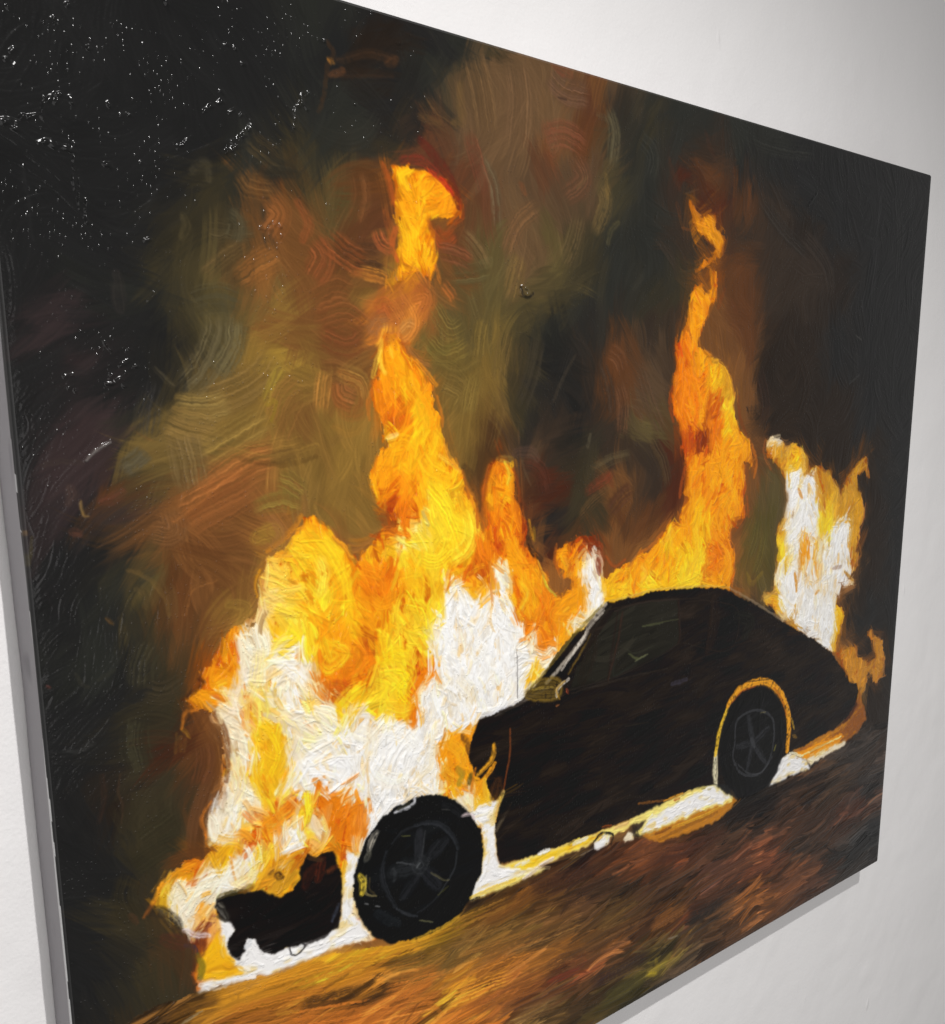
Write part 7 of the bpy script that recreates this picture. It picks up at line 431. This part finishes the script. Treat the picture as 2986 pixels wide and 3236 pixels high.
def layer(name,codes,parent,label=None):
    qd=quads[np.isin(flat,codes)]
    u,inv=np.unique(qd,return_inverse=True)
    o=mesh_from_arrays(name,co[u],inv.reshape(-1,4),cf[u],parent,pm)
    if label: o['label']=label
    return o
layer('painted_night_sky',(0,),root)
layer('painted_fire',(1,5),root)
layer('painted_road',(4,),root)
car=layer('painted_car',(2,),root)
layer('painted_window',(8,),car)
layer('painted_bumper',(6,),car)
layer('painted_wheel',(3,),car,'large front wheel with five grey spokes')
layer('painted_wheel',(7,),car,'smaller rear wheel under the glowing arch')

# the turned edge of the canvas: rounded front corner, flank, tacked back
cm_,nt,b=mat('primed_canvas'); L=nt.links.new
at=node(nt,'ShaderNodeAttribute'); at.attribute_name='pigment'; L(at.outputs['Color'],b.inputs['Base Color'])
tc=node(nt,'ShaderNodeTexCoord'); no=node(nt,'ShaderNodeTexNoise'); no.inputs['Scale'].default_value=600; no.inputs['Detail'].default_value=2
L(tc.outputs['Object'],no.inputs['Vector']); bp=node(nt,'ShaderNodeBump'); bp.inputs['Strength'].default_value=.3; bp.inputs['Distance'].default_value=.0003
L(no.outputs['Fac'],bp.inputs['Height']); L(bp.outputs['Normal'],b.inputs['Normal']); b.inputs['Roughness'].default_value=.6
step=.0015; per=[]
def run(a,bb,fn):
    k=max(2,int(abs(bb-a)/step))
    for t in np.linspace(a,bb,k,endpoint=False): per.append(fn(t))
hw=CW/2
# (x, z, outward x, outward z, canvas coordinate u, v of the nearest paint)
run(R,CH-R,lambda t:(-hw,t,-1,0,0,CH-t))
run(-hw+R,hw-R,lambda t:(t,CH,0,1,t+hw,0))
run(CH-R,R,lambda t:(hw,t,1,0,CW,CH-t))
run(hw-R,-hw+R,lambda t:(t,0,0,-1,t+hw,CH))
per=np.array(per); npp=len(per)
prof=[(-R+R*np.sin(a),-(DEPTH-.001)+R-R*np.cos(a)) for a in np.linspace(0,np.pi/2,7)]   # (outward offset, y)
flank=[-(DEPTH-.001)+R+d for d in (.0015,.003,.005,.008,.011,.016,.024,.034,.044)]+[0.0]
prof+= [(0,y) for y in flank]
prof=np.array(prof)
arc=np.concatenate([np.linspace(0,np.pi/2,7)*R,np.pi/2*R+(np.array(flank)-flank[0]+.0015)])
t=per[:,5]/CH
wob=np.interp(np.arange(npp),np.arange(0,npp,9),rng.standard_normal(len(range(0,npp,9))))*.5+np.interp(np.arange(npp),np.arange(0,npp,45),rng.standard_normal(len(range(0,npp,45))))
lim=np.where(per[:,2]<0,np.interp(t,[0,.30,.45,.55,.66,.72,.80,.86,.92,1],[.010,.0085,.0052,.0040,.0024,.0022,.0030,.0012,.0036,.0044])+wob*.0006,.009+wob*.0015)
lim=np.maximum(lim,.0005)
m=(arc[None,:]<lim[:,None])
pi=np.clip((per[:,4]*1000/RES).astype(int),3,img.shape[1]-4); pj=np.clip((per[:,5]*1000/RES).astype(int),3,img.shape[0]-4)
edgecol=np.maximum(lin(img[pj,pi])*ALB-.0038,.0022)
white=np.where(np.arange(len(arc))[None,:,None]<8,np.array([.66,.66,.66]),np.array([.29,.275,.29]))*(1+.03*smooth_noise((npp,len(arc)),(60,3),5)[...,None])  # flank colour darkened to stand for its shade; the lit corner stays light
grime=np.clip(smooth_noise((npp,len(arc)),(150,5),6)-1.1,0,1)[...,None]*.35
cc=np.where(m[...,None],edgecol[:,None,:],white*(1-grime))
cx=per[:,0][:,None]+per[:,2][:,None]*prof[None,:,0]; cz=per[:,1][:,None]+per[:,3][:,None]*prof[None,:,0]
bulge=(smooth_noise((npp,1),(int(npp/60),1),8)*.0005)
cyy=np.broadcast_to(prof[None,:,1],cx.shape)
cx=cx+per[:,2][:,None]*bulge*(np.arange(len(prof))[None,:]>6); 
co2=np.stack([cx,cyy,cz],-1).reshape(-1,3); k=len(prof)
i=np.arange(npp)[:,None]; j=np.arange(k-1)[None,:]; i2=(i+1)%npp
q2=np.stack([i*k+j,i2*k+j,i2*k+j+1,i*k+j+1],-1).reshape(-1,4)
mesh_from_arrays('canvas_edge',co2,q2,cc.reshape(-1,3),root,cm_)
# stretcher bars behind the canvas
sm,nt,b=mat('pine_wood'); b.inputs['Base Color'].default_value=(.45,.31,.18,1); b.inputs['Roughness'].default_value=.6
def bar(x0,x1,z0,z1):
    bm=bmesh.new(); bmesh.ops.create_cube(bm,size=1)
    for v in bm.verts: v.co=((x0+x1)/2+v.co.x*(x1-x0),-.024+v.co.y*.040,(z0+z1)/2+v.co.z*(z1-z0))
    bmesh.ops.bevel(bm,geom=bm.edges[:],offset=.002,segments=2,affect='EDGES')
    me=bpy.data.meshes.new('stretcher_bar'); bm.to_mesh(me); bm.free(); me.materials.append(sm)
    o=bpy.data.objects.new('stretcher_bar',me); C.objects.link(o); o.parent=root
e=.004
bar(-hw+e,-hw+.05,e,CH-e); bar(hw-.05,hw-e,e,CH-e); bar(-hw+.052,hw-.052,e,.05); bar(-hw+.052,hw-.052,CH-.05,CH-e)
